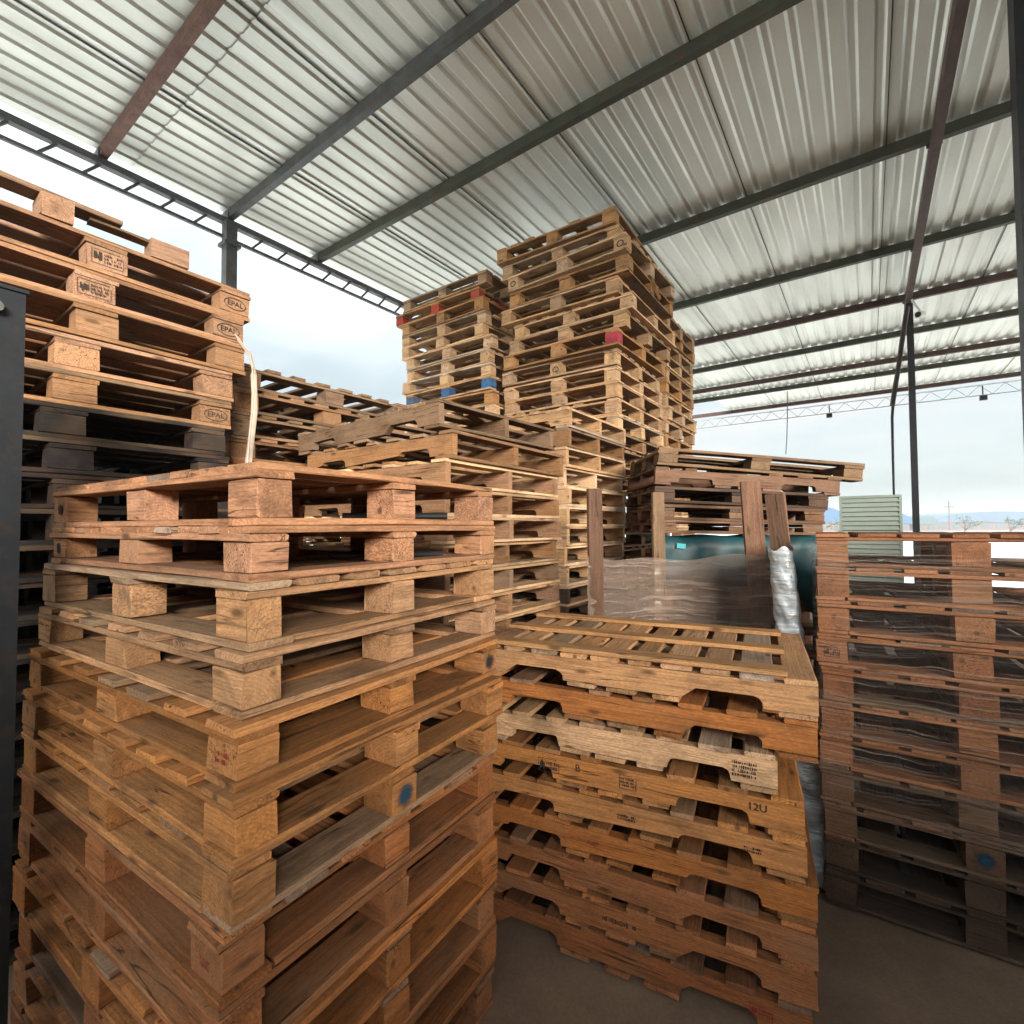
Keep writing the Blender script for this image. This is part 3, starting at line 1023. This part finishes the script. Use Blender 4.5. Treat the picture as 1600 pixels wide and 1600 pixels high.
# ------------------------------------------------------------------ loose planks and the pile's film, teal sheet
def loose_plank(name, p, q, w, t, face, colr, label, seed, group=None):
    """Rough board from p to q; face = direction its broad side looks."""
    p, q = Vector(p), Vector(q)
    d = (q - p)
    L = d.length
    xa = d.normalized()
    za = Vector(face)
    za = (za - xa * za.dot(xa)).normalized()
    ya = za.cross(xa)
    M = Matrix((xa, ya, za)).transposed().to_4x4()
    M.translation = (p + q) / 2
    V, Fc = plank_data(L, w, t, seed, True, 2.6)
    o = link(name, mesh_from(name, V, Fc, WOOD), None, M, colr)
    return tag(o, label, 'plank', group)


FACE = (0.5, -0.86, 0)
GP = 'upright planks standing along the film'
loose_plank('upright_plank', (-1.243, 2.53, 0.01), (-1.232, 2.49, 1.81), 0.085, 0.022, (0.75, -0.66, 0), (0.15, 0.080, 0.05), 'dark upright plank standing between the notched stacks and the film', 3, GP)
loose_plank('upright_plank', (-1.02, 2.92, 0.01), (-1.003, 2.85, 1.80), 0.075, 0.022, (0.75, -0.66, 0), (0.24, 0.150, 0.09), 'straight upright plank with splintered top before the leaning pile', 4, GP)
loose_plank('upright_plank', (-0.445, 3.03, 0.01), (-0.532, 3.02, 1.852), 0.105, 0.024, FACE, (0.24, 0.125, 0.075), 'tallest upright plank leaning in front of the leaning pile', 5, GP)
loose_plank('upright_plank', (-0.213, 2.612, 0.01), (-0.357, 2.612, 1.752), 0.082, 0.018, (0, -1, 0.0), (0.17, 0.095, 0.06), 'slanting upright plank with silver film round its lower half', 6, GP)


def ribbon(name, path, z0, z1, nz, amp, mat, closed=False, seed=1, step=0.04, topvar=0.0):
    """Film hung along a plan path: a wrinkled vertical sheet."""
    pts = []
    P = [Vector(p) for p in path] + ([Vector(path[0])] if closed else [])
    for a, b in zip(P[:-1], P[1:]):
        n = max(1, int((b - a).length / step))
        pts += [a.lerp(b, i / n) for i in range(n)]
    if not closed:
        pts.append(P[-1])
    n = len(pts)
    rg = random.Random(seed)
    ph = [rg.uniform(0, 6.28) for _ in range(12)]
    V, Fc = [], []
    for j in range(nz + 1):
        for i, p in enumerate(pts):
            t = (pts[(i + 1) % n] if closed or i < n - 1 else p) - (pts[i - 1] if closed or i > 0 else p)
            nrm = Vector((t.y, -t.x)).normalized()
            fz = j / nz
            zt = z1 + topvar * math.sin(i * 0.16 + ph[0]) + topvar * 0.5 * math.sin(i * 0.53 + ph[1])
            z = z0 + (zt - z0) * fz
            wv = sum(math.sin(z * (38 + 31 * k) + i * (0.05 + 0.045 * k) + 1.6 * math.sin(i * 0.21 + k) + ph[k + 2]) / (k + 1.5) for k in range(6))
            q = p + nrm * amp * wv
            V.append((q.x, q.y, z))
    m_ = n if closed else n - 1
    for j in range(nz):
        for i in range(m_):
            a, b = j * n + i, j * n + (i + 1) % n
            Fc.append((a, b, b + n, a + n))
    me = mesh_from(name, V, Fc, mat)
    for p in me.polygons:
        p.use_smooth = True
    return link(name, me)


# film round the eye-level stack
cW, sW = math.cos(rzW), math.sin(rzW)


def wloc(u, v):
    return (-0.185 + cW * u - sW * v, 2.485 + sW * u + cW * v)


e = 0.016
fw = ribbon('stretch_film', [wloc(-e, -e), wloc(1.0 + e, -e), wloc(1.0 + e, 0.8 + e), wloc(-e, 0.8 + e)], 0.42, 1.535, 70, 0.0022, FILM, True, 5)
tag(fw, 'clear glossy stretch film wound round the eye-level stack', 'film')
# cloudy film strung along the upright planks
ff = ribbon('stretch_film', [(-1.262, 2.452), (-1.13, 2.66), (-1.0, 2.822), (-0.78, 2.90), (-0.58, 2.965), (-0.475, 2.985), (-0.42, 3.0)], 0.02, 1.43, 150, 0.0042, FILM2, False, 9, 0.035, 0.02)
tag(ff, 'cloudy wrinkled stretch film strung across the upright planks', 'film')

# silver film bunched round the slanting plank
V, Fc = [], []
kk, nr = 28, 70
rg = random.Random(4)
ph = [rg.uniform(0, 6.28) for _ in range(8)]
for i in range(nr + 1):
    f = i / nr
    cx, cy_, cz = -0.335 + 0.115 * f, 2.595, 1.495 - 1.475 * f
    for j in range(kk):
        a = 2 * math.pi * j / kk
        cr = 0.10 * math.sin(i * 1.05 + 0.8 * math.sin(j * 0.7 + ph[0]) + ph[1]) + 0.07 * math.sin(i * 1.9 + 1.3 * math.sin(j * 1.1 + ph[2])) + rg.uniform(-.05, .05)
        V.append((cx + math.cos(a) * (0.050 + 0.024 * f) * (1 + cr * 0.5), cy_ + math.sin(a) * 0.034 * (1 + cr * 1.8), cz + 0.012 * math.sin(j * 0.9 + i * 0.3)))
for i in range(nr):
    for j in range(kk):
        a, b = i * kk + j, i * kk + (j + 1) % kk
        Fc.append((a, b, b + kk, a + kk))
mt, nt, bs = new_mat('crinkled_silver_film')
tc = nt.nodes.new('ShaderNodeTexCoord').outputs['Object']
n1 = noise(nt, mapping(nt, tc, (9, 9, 60)), 1.0, 4.0, 0.6)
lk(nt, ramp(nt, n1, [(0.35, (0.55, 0.66, 0.74)), (0.65, (0.93, 0.96, 0.98))]), bs.inputs['Base Color'])
bs.inputs['Roughness'].default_value = 0.3
bs.inputs['Metallic'].default_value = 0.25
bump(nt, bs, n1, 0.7, 0.015)
trl = nt.nodes.new('ShaderNodeBsdfTranslucent')
trl.inputs[0].default_value = (0.85, 0.92, 0.96, 1)
mx = nt.nodes.new('ShaderNodeMixShader')
mx.inputs[0].default_value = 0.2
lk(nt, bs.outputs[0], mx.inputs[1])
lk(nt, trl.outputs[0], mx.inputs[2])
lk(nt, mx.outputs[0], nt.nodes['Material Output'].inputs[0])
me = mesh_from('silver_film', V, Fc, mt)
for p in me.polygons:
    p.use_smooth = True
tag(link('silver_film', me), 'bunched silvery white film wrapped round the slanting plank', 'film')

# teal sheet bundle between the two halves of the pile
def pile(u, v, z):
    return (-1.13 + ub.x * u - ub.y * v, 3.10 + ub.y * u + ub.x * v, z)


V, Fc = [], []
nu = 40
prof = [(0.30, 1.533), (0.02, 1.530), (-0.022, 1.515), (-0.03, 1.45), (-0.026, 1.37), (-0.03, 1.30), (-0.028, 1.22)]
rg = random.Random(12)
for r, (v, z) in enumerate(prof):
    for i in range(nu + 1):
        u = -0.01 + 1.20 * i / nu
        drop = 0.0
        if r >= 4:
            drop = max(0, (i / nu - 0.72)) * 1.5 * (r - 3) / 3
        V.append(pile(u, v + 0.007 * math.sin(i * 0.9 + r) + rg.uniform(-.004, .004), z - drop + 0.006 * math.sin(i * 0.55 + r * 0.3)))
for r in range(len(prof) - 1):
    for i in range(nu):
        a = r * (nu + 1) + i
        Fc.append((a, a + 1, a + nu + 2, a + nu + 1))
# underside skin so that the sheet has body
me = mesh_from('teal_sheet', V, Fc, TEAL)
for p in me.polygons:
    p.use_smooth = True
o = link('teal_sheet', me)
sm = o.modifiers.new('thickness', 'SOLIDIFY')
sm.thickness = 0.006
tag(o, 'dark teal plastic sheet folded over the lower half of the pile', 'sheet')
o = part('cyan_tag', box_data(-.028, .028, -.004, .004, -.016, .016), CYAN, None, Matrix.Translation(pile(0.17, -0.045, 1.475)) @ Matrix.Rotation(rzB, 4, 'Z') @ Matrix.Rotation(0.1, 4, 'Y'))
tag(o, 'small bright cyan tag on the teal sheet', 'tag')

# ------------------------------------------------------------------ dark post beside the corded stack
pr = bpy.data.objects.new('steel_post', None)
COL.objects.link(pr)
tag(pr, 'thick black steel post standing close beside the corded stack', 'post')
part('shaft', box_data(-2.03, -1.862, 0.165, 0.30, 0.004, 2.245), ST_DARK, pr)
part('cap_plate', box_data(-2.04, -1.856, 0.155, 0.306, 2.247, 2.257), ST_DARK, pr)
part('bolt', tube_data([(-1.862, 0.24, 2.19), (-1.842, 0.24, 2.19), (-1.84, 0.24, 2.19)], [0.010, 0.010, 0.016]), ST_GREY, pr)

# ------------------------------------------------------------------ broken pallet and cord on the corded stack
G = 'scraps of a broken pallet on the corded stack'
bp = bpy.data.objects.new('broken_pallet', None)
COL.objects.link(bp)
bp.location = (-2.65, 0.5, 2.832)
tag(bp, 'broken pallet remnant of one block under a bare plank on the corded stack', 'pallet', G)
b1 = link('block', piece_mesh('block', 0.14, 0.10, 0.095, 1, True, WOOD), bp, Matrix.Translation((0.0, 0.0, 0.0475)), shade(DUSK, random, .1))
V, Fc = plank_data(1.15, 0.095, 0.02, 44, True, 2.5)
link('top_board', mesh_from('plank', V, Fc, WOOD), bp, Matrix.Translation((0.0, -0.36, 0.107)) @ Matrix.Rotation(R(90), 4, 'Z') @ Matrix.Rotation(0.012, 4, 'Y'), GREY)
bq = bpy.data.objects.new('broken_pallet', None)
COL.objects.link(bq)
bq.location = (-2.64, 0.895, 2.832)
tag(bq, 'broken block with a thin splintered slat at the end of the corded stack', 'pallet', G)
link('block', piece_mesh('block', 0.15, 0.10, 0.088, 3, True, WOOD), bq, Matrix.Translation((0, 0, 0.044)) @ Matrix.Rotation(R(88), 4, 'Z'), shade(DUSK, random, .1))
V, Fc = plank_data(0.24, 0.06, 0.012, 45, True, 3)
link('slat', mesh_from('plank', V, Fc, WOOD), bq, Matrix.Translation((-0.02, -0.16, 0.082)) @ Matrix.Rotation(R(86), 4, 'Z') @ Matrix.Rotation(0.03, 4, 'Y'), GREY)

cordp = [(-2.72, 1.10, 2.60), (-2.60, 1.19, 2.585), (-2.545, 1.235, 2.49), (-2.50, 1.235, 2.40), (-2.46, 1.215, 2.36), (-2.42, 1.20, 2.26), (-2.36, 1.17, 2.15), (-2.28, 1.12, 2.02), (-2.18, 1.06, 1.90), (-2.10, 1.02, 1.775)]
rg = random.Random(3)
cd = part('cord', tube_data(cordp, [0.006, 0.008, 0.009, 0.009, 0.014, 0.013, 0.015, 0.014, 0.015, 0.013], 7), CORD)
part('loose_strand', tube_data([(x + 0.012 + rg.uniform(-.006, .006), y - 0.012, z + 0.01) for x, y, z in cordp[1:]], 0.004, 5), CORD, cd)
tag(cd, 'frayed white cord hanging from the corded stack to the nearest one', 'cord')

# ------------------------------------------------------------------ loose bits by the other stacks
loose_plank('loose_plank', (-1.565, 4.13, 4.03), (-1.515, 4.44, 3.70), 0.05, 0.02, (1, 0.1, 0.1), PINE, 'pale loose plank leaning against the side of the tallest stack', 8)
loose_plank('splinter_slat', (-1.78, 2.05, 2.225), (-1.95, 2.62, 2.205), 0.06, 0.012, (0, 0.05, 1), WEATH, 'thin weathered slat lying on the notched stack behind the nearest one', 9)
for p, q, n, lb in (((-1.45, 1.02, 1.641), (-1.20, 1.27, 1.641), 1, 'black rod inside the topmost pallet of the nearest stack'),
                    ((-1.50, 1.0, 1.508), (-1.22, 1.27, 1.508), 2, 'black rod inside the second pallet of the nearest stack')):
    tag(part('black_rod', tube_data([p, Vector(p).lerp(Vector(q), .5), q], 0.011, 10), BLACKP), lb, 'rod', 'black rods in the nearest stack')
V, Fc = [], []
for i in range(7):
    f = i / 6
    for j in range(8):
        a = j * math.pi / 4
        w = 0.026 * (1 - 0.75 * f) * (1 + 0.25 * math.sin(3 * a + i))
        V.append((math.cos(a) * w + 0.012 * f * f, math.sin(a) * w * 0.55, 0.062 * f))
for i in range(6):
    for j in range(8):
        a, b = i * 8 + j, i * 8 + (j + 1) % 8
        Fc.append((a, b, b + 8, a + 8))
Fc += [tuple(range(7, -1, -1)), tuple(range(48, 56))]
tag(part('cloth_scrap', (V, Fc), CORD, None, Matrix.Translation((-1.46, 0.80, 1.508))), 'pale crumpled scrap inside the second pallet of the nearest stack', 'scrap')

# ------------------------------------------------------------------ things under the roof at the far side
cc = bpy.data.objects.new('security_camera', None)
COL.objects.link(cc)
cc.location = (0.585, 7.98, 4.25)
tag(cc, 'small white bullet security camera hung beside the far column head', 'camera')
d = Vector((-0.35, -0.9, -0.2)).normalized()
part('housing', tube_data([-d * 0.075, -d * 0.07, d * 0.06, d * 0.066], [0.03, 0.042, 0.042, 0.036], 14), WHITEP, cc)
part('lens', tube_data([d * 0.067, d * 0.076], [0.034, 0.030], 14), BLACKP, cc)
part('arm', tube_data([-d * 0.02 + Vector((0, 0, 0.04)), Vector((-0.04, 0.06, 0.16)), Vector((-0.07, 0.1, 0.25))], 0.012), WHITEP, cc)

loose_plank('brace_pole', (0.472, 8.139, 4.432), (0.30, 8.42, 3.22), 0.055, 0.03, (0, -1, 0.2), (0.22, 0.15, 0.11), 'brown timber brace slanting from the far column head', 10)
cb = part('power_cable', tube_data([(0.475, 8.12, 4.45), (0.31, 8.40, 3.26), (0.30, 8.6, 3.10), (0.33, 9.6, 2.62), (0.37, 10.8, 2.16), (0.375, 10.95, 2.135)], 0.018, 8), ST_DARK)
tag(cb, 'dark cable dropping from the timber brace to the louvred cabinet', 'cable')
wr = part('hanging_wire', tube_data([(-1.40, 12.44, 4.60), (-1.41, 12.46, 4.1), (-1.43, 12.47, 3.6), (-1.46, 12.47, 3.2)], 0.010, 6), ST_GREY)
tag(wr, 'thin loose wire hanging from the far purlins above the pile', 'wire')
for x, lb in ((-0.72, 'small dark floodlight hung on the far truss above the pile'), (2.05, 'small dark floodlight hung on the far truss beyond the column')):
    fl = part('floodlight', box_data(x - .06, x + .06, 14.33, 14.40, ZP - .36, ZP - .26), ST_DARK)
    part('bracket', beam_data((x, 14.42, ZP - .25), (x, 14.42, ZP - .02), 0.02, 0.02), ST_DARK, fl)
    tag(fl, lb, 'floodlight', 'floodlights on the far truss')

# louvred cabinet
cab = bpy.data.objects.new('louvred_cabinet', None)
COL.objects.link(cab)
cab.location = (0.04, 11.2, 0)
cab.rotation_euler = (0, 0, R(-2))
tag(cab, 'tall pale green louvred metal cabinet in the yard beyond the film-wrapped stack', 'cabinet')
part('body', box_data(-0.43, 0.43, -0.40, 0.40, 0.004, 2.08), CABINET, cab)
fr = [box_data(-0.45, -0.41, -0.43, 0.43, 0.004, 2.13), box_data(0.41, 0.45, -0.43, 0.43, 0.004, 2.13), box_data(-0.409, 0.409, -0.43, 0.43, 2.085, 2.13)]
part('frame', join(fr), CABINET, cab)
slat_me = None
for i in range(25):
    z = 2.04 - i * 0.082
    V = [(-.408, -.402, z - .038), (.408, -.402, z - .038), (.408, -.436, z - .030), (-.408, -.436, z - .030), (-.408, -.402, z + .034), (.408, -.402, z + .034), (.408, -.412, z + .036), (-.408, -.412, z + .036)]
    part('louvre_slat', (V, [(0, 1, 2, 3), (4, 7, 6, 5), (3, 2, 6, 7), (0, 4, 5, 1), (0, 3, 7, 4), (1, 5, 6, 2)]), CABINET, cab)

# ------------------------------------------------------------------ beyond the yard
def vault(name, x0, x1, y0, y1, hw, rise, wall, roofm, label, nwin=6):
    root = bpy.data.objects.new(name, None)
    COL.objects.link(root)
    ang = math.atan2(y1[1] - y0[1], y1[0] - y0[0]) if isinstance(y0, tuple) else 0
    root.location = ((x0 + x1) / 2, (y0 + y1) / 2, 0)
    root.rotation_euler = (0, 0, R(34))
    w, dp = (x1 - x0) / 2, 14
    tag(root, label, 'building', 'vaulted buildings across the yard')
    part('wall', box_data(-w, w, 0, dp, -0.1, hw), wall, root)
    V, Fc = [], []
    n = 16
    for yy in (-0.3, dp + 0.3):
        for i in range(n + 1):
            a = math.pi * i / n
            V.append((-math.cos(a) * (w + .3), yy, hw + 0.01 + math.sin(a) ** 0.9 * rise))
    for i in range(n):
        Fc.append((i, i + 1, n + 2 + i, n + 1 + i))
    Fc += [tuple(range(n + 1)), tuple(range(2 * n + 1, n, -1))]
    part('roof', (V, Fc), roofm, root)
    for i in range(nwin):
        xx = -w + (i + 0.5) * 2 * w / nwin
        part('window', box_data(xx - w / nwin * .55, xx + w / nwin * .55, -0.06, -0.005, hw * .35, hw * .72), GREENROOF, root)
    return root


def far(px, d):
    r = F_ + R_ * ((px - 800) / 769.27)
    return Vector((0, 0, 1.6)) + r * d


for (pa, pb, d, hw, rise, wm, rm, lb, nw) in (
        (1225, 1322, 95, 2.1, 3.2, TANW, BLUEROOF, 'tan building with bright blue vaulted roof beside the pile', 4),
        (1372, 1420, 100, 1.9, 2.3, PINKW, BLUEROOF, 'narrow pink building with blue vault behind the louvred cabinet', 3),
        (1430, 1462, 112, 1.7, 2.0, PINKW, GREENROOF, 'small building with pale green vault beside the column foot', 2),
        (1464, 1660, 118, 2.2, 2.6, PINKW, PALEBLUE, 'widest pink building with long pale blue vaulted roof', 9)):
    a, b = far(pa, d), far(pb, d)
    w = (b - a).length
    c = (a + b) / 2
    vault('vaulted_building', c.x - w / 2, c.x + w / 2, c.y, c.y, hw, rise, wm, rm, lb, nw)
a, b = far(1240, 70), far(1700, 70)
fwl = part('yard_wall', beam_data((a.x, a.y, 0.35), (b.x, b.y, 0.35), 0.2, 0.9), WHITEW)
tag(fwl, 'long low white wall across the far side of the yard', 'wall')
c = far(1441, 40)
gt = part('pink_gate', beam_data((c.x - 0.55, c.y - 0.4, 0.30), (c.x + 0.62, c.y + 0.45, 0.30), 0.08, 0.62), PINKW)
tag(gt, 'low pink panel standing in the yard beside the far column', 'panel')
c = far(1483, 98)
up_ = part('utility_pole', tube_data([(c.x, c.y, 0), (c.x, c.y, 6.4)], [0.14, 0.10]), BARK)
part('crossarm', beam_data((c.x - .8, c.y - .58, 5.2), (c.x + .8, c.y + .58, 5.2), 0.12, 0.12), BARK, up_)
tag(up_, 'thin utility pole rising over the pale blue vaulted roof', 'pole')
lines = part('power_line', join([tube_data([(far(1200, 98).x, far(1200, 98).y, 5.1), (c.x, c.y, 5.0), (far(1700, 98).x, far(1700, 98).y, 5.1)], 0.025, 5)]), ST_GREY)
tag(lines, 'thin power line crossing the sky above the far buildings', 'cable')


def far_tree(px, d, h, seed, label):
    rg = random.Random(seed)
    c = far(px, d)
    root = bpy.data.objects.new('bare_tree', None)
    COL.objects.link(root)
    root.location = (c.x, c.y, 0)
    tag(root, label, 'tree', 'small trees before the far buildings')
    ps = [tube_data([(0, 0, 0), (0.04, 0, h * .45)], [0.09, 0.06], 6)]
    tips = []
    for i in range(9):
        a = rg.uniform(0, 6.28)
        e_ = Vector((math.cos(a) * h * rg.uniform(.25, .5), math.sin(a) * h * rg.uniform(.25, .5), h * rg.uniform(.65, 1.0)))
        ps.append(tube_data([(0.04, 0, h * rg.uniform(.3, .45)), e_ * .55 + Vector((0, 0, h * .1)), e_], [0.045, 0.03, 0.015], 5))
        tips.append(e_)
    part('trunk', join(ps), BARK, root)
    V, Fc = [], []
    for e_ in tips:
        for k in range(16):
            p = e_ + Vector((rg.gauss(0, .22), rg.gauss(0, .22), rg.gauss(-.05, .16))) * h * .4
            u, v = Vector((rg.gauss(0, 1), rg.gauss(0, 1), rg.gauss(0, 1))).normalized() * .11, Vector((rg.gauss(0, 1), rg.gauss(0, 1), rg.gauss(0, 1))).normalized() * .09
            k0 = len(V)
            V += [tuple(p - u), tuple(p + v), tuple(p + u), tuple(p - v)]
            Fc.append((k0, k0 + 1, k0 + 2, k0 + 3))
    part('crown', (V, Fc), LEAF, root)


far_tree(1310, 60, 2.3, 1, 'thin spreading tree before the tan building')
far_tree(1506, 66, 2.6, 2, 'bushiest small tree before the widest pink building')
far_tree(1577, 62, 2.4, 3, 'bare-branched tree at the far end of the white wall')

# ------------------------------------------------------------------ printed and sprayed marks
def text_mesh(body, size, mat):
    cu = bpy.data.curves.new('lettering', 'FONT')
    cu.body = body
    cu.size = size
    cu.align_x = 'CENTER'
    cu.align_y = 'CENTER'
    cu.offset = 0.0004
    ob = bpy.data.objects.new('lettering', cu)
    me = bpy.data.meshes.new_from_object(ob)
    bpy.data.objects.remove(ob)
    me.materials.clear()
    me.materials.append(mat)
    return me


def ring_mesh(a, b, w, mat, n=28):
    V, Fc = [], []
    for i in range(n):
        t = 2 * math.pi * i / n
        V += [(a * math.cos(t), b * math.sin(t), 0), ((a - w) * math.cos(t), (b - w) * math.sin(t), 0)]
    for i in range(n):
        j = (i + 1) % n
        Fc.append((2 * i, 2 * i + 1, 2 * j + 1, 2 * j))
    return mesh_from('ring', V, Fc, mat)


def quads_mesh(qs, mat):
    V, Fc = [], []
    for x0, y0, x1, y1 in qs:
        k = len(V)
        V += [(x0, y0, 0), (x1, y0, 0), (x1, y1, 0), (x0, y1, 0)]
        Fc.append((k, k + 1, k + 2, k + 3))
    return mesh_from('stamp', V, Fc, mat)


def scribble(w, h, rows, seed, mat, box=True, logo=True):
    """A worn, unreadable inked stamp: frame, a logo patch and rows of broken strokes."""
    rg = random.Random(seed)
    q = []
    l = 0.0018
    if box:
        q += [(-w / 2, -h / 2, w / 2, -h / 2 + l), (-w / 2, h / 2 - l, w / 2 * rg.uniform(.5, 1), h / 2), (-w / 2, -h / 2 + l * 1.2, -w / 2 + l, h / 2 - l * 1.2), (w / 2 - l, -h / 2 + l * 1.2, w / 2, h / 2 * .6)]
    x0 = -w * .42
    if logo:
        for i in range(5):
            q.append((x0 + i * w * .05, h * rg.uniform(-.38, -.1), x0 + i * w * .05 + w * .042, h * rg.uniform(.1, .38)))
        x0 += w * .32
    for r in range(rows):
        y = h * (.34 - .7 * (r + .5) / rows)
        x = x0
        while x < w * .42:
            sw = rg.uniform(.0015, .0045)
            hh = h / rows * rg.uniform(.28, .6)
            if rg.random() < .85:
                q.append((x, y - hh / 2, x + sw, y + hh / 2))
            x += sw + rg.uniform(.0012, .004)
    return quads_mesh(q, mat)


def blob_mesh(r, seed, mat):
    rg = random.Random(seed)
    n = 22
    V = [(0, 0, 0)] + [(math.cos(2 * math.pi * i / n) * r * rg.uniform(.82, 1.12), math.sin(2 * math.pi * i / n) * r * rg.uniform(.85, 1.15), 0) for i in range(n)]
    return mesh_from('spray', V, [(0, 1 + i, 1 + (i + 1) % n) for i in range(n)], mat)


def local_world(kid):
    return LOC[kid.parent] @ LOC[kid]


def mark(stack_item, world, normal, name, me, dx=0.0, dz=0.0, names=('block',), off=0.0035, rot=0.0, spread=None):
    """Print a mark on the piece of a pallet nearest to the given point, on its side facing normal."""
    root, kids = stack_item
    best, bd = None, 1e9
    for nm, o in kids:
        if nm not in names:
            continue
        d_ = (local_world(o).translation - Vector(world)).length
        if d_ < bd:
            best, bd = o, d_
    W = local_world(best)
    nrm = Vector(normal).normalized()
    li = W.to_3x3().inverted() @ nrm
    ax = max(range(3), key=lambda k: abs(li[k])) if names[0] == 'block' else 1
    ext = max(v.co[ax] * (1 if li[ax] > 0 else -1) for v in best.data.vertices)
    lv = Vector((0, 0, 0))
    lv[ax] = (ext + off * 0.3) * (1 if li[ax] > 0 else -1)
    nl = Vector((0, 0, 0))
    nl[ax] = 1 if li[ax] > 0 else -1
    zw = (W.to_3x3().inverted() @ Vector((0, 0, 1))).normalized()
    xl = zw.cross(nl).normalized()
    yl = nl.cross(xl)
    M = Matrix((xl, yl, nl)).transposed().to_4x4()
    M.translation = lv + xl * dx + yl * dz
    M = M @ Matrix.Rotation(rot, 4, 'Z')
    return link(name, me, best, M)


def Lw(i, y):
    return (-2.64, y, LOC[stackL[i][0]].translation.z + 0.06)


for i, y in ((0, 1.2), (1, 1.17), (4, 1.1)):
    mark(stackL[i], Lw(i, y), (1, 0, 0), 'oval_mark', ring_mesh(0.054, 0.030, 0.0035, INK))
    mark(stackL[i], Lw(i, y), (1, 0, 0), 'lettering', text_mesh('EPAL', 0.036, INK), 0, 0, off=0.004)
for i in (0, 1):
    mark(stackL[i], Lw(i, 0.6), (1, 0, 0), 'stamp', scribble(0.112, 0.062, 3, 5 + i, INK), 0.0, 0.0)
# nearest stack
mark(stackA[4], (-1.117, 1.33, 1.19), (1, 0, 0), 'spray_mark', blob_mesh(0.030, 3, SPRAYDARK), 0.0, 0.0)
mark(stackA[6], (-1.03, 0.9, .90), (1, 0, 0), 'spray_mark', blob_mesh(0.036, 4, SPRAYBLUE), 0.0, 0.0)
for i in (0, 1):
    mark(stackA[i], (-2.2, .5, 1.65 - .14 * i), (0, -1, 0), 'spray_mark', blob_mesh(0.018, 7 + i, INK), 0.0, 0.0)
mark(stackA[4], (-1.0, .5, 1.16), (0, -1, 0), 'stamp', scribble(0.05, 0.04, 2, 31, INKRED, False, False))
mark(stackA[7], (-1.0, .5, .75), (0, -1, 0), 'stamp', scribble(0.04, 0.03, 2, 33, INKRED, False, False))


def Mw(i, u):
    return (LOC[stackM[i][0]] @ Vector((0, -0.35, 0.06)))


def mstamp(i, x, me, name='stamp', dz=0.0):
    mark(stackM[i], Mw(i, 0), (0.16, -0.98, 0), name, me, x, dz, names=('stringer',))


mstamp(2, 0.435, scribble(0.085, 0.075, 4, 41, INK, False, False))
mstamp(3, -0.24, scribble(0.085, 0.05, 2, 42, INK))
mstamp(3, -0.125, text_mesh('B', 0.036, INK), 'lettering', 0.012)
mstamp(3, 0.06, scribble(0.06, 0.048, 3, 43, INK, True, False))
mstamp(3, 0.47, text_mesh('12U', 0.034, INK), 'lettering', 0.012)
mstamp(4, -0.34, scribble(0.05, 0.016, 1, 44, INK, False, False))
mstamp(4, 0.05, scribble(0.075, 0.03, 2, 45, INK, False, False))
mstamp(4, 0.45, scribble(0.06, 0.03, 2, 46, INK, False, False))
mstamp(5, -0.1, scribble(0.05, 0.03, 2, 47, INKRED, False, False))
mstamp(7, 0.0, scribble(0.14, 0.032, 1, 48, INK, False, False))
mstamp(8, 0.46, scribble(0.065, 0.04, 2, 49, INKRED))
# eye-level stack
mark(stackW[3], (-0.13, 2.5, 1.06), (0, -1, 0), 'stamp', scribble(0.055, 0.042, 3, 51, INK))
mark(stackW[8], (0.30, 2.5, .36), (0, -1, 0), 'spray_mark', quads_mesh([(-.052, -.035, .052, .035)], SPRAYBLUE))
# tall stacks
for i, x in ((2, -2.7), (8, -2.3), (2, -1.6)):
    mark(stackT[i], (x, 3.85, 4.26 - .142 * (i + .5)), (0, -1, 0), 'stamp', ring_mesh(0.032, 0.028, 0.009, INK))


# ------------------------------------------------------------------ thin haze over the yard
hz = link('haze', mesh_from('haze', *box_data(-905, 905, -905, 905, -1.0, 9.0)))
hz['kind'] = 'stuff'
mt = bpy.data.materials.new('haze_air')
mt.use_nodes = True
nt = mt.node_tree
nt.nodes.clear()
ov = nt.nodes.new('ShaderNodeOutputMaterial')
pv = nt.nodes.new('ShaderNodeVolumePrincipled')
pv.inputs['Color'].default_value = (0.93, 0.96, 1.0, 1)
pv.inputs['Density'].default_value = 0.0012
nt.links.new(pv.outputs[0], ov.inputs['Volume'])
hz.data.materials.append(mt)
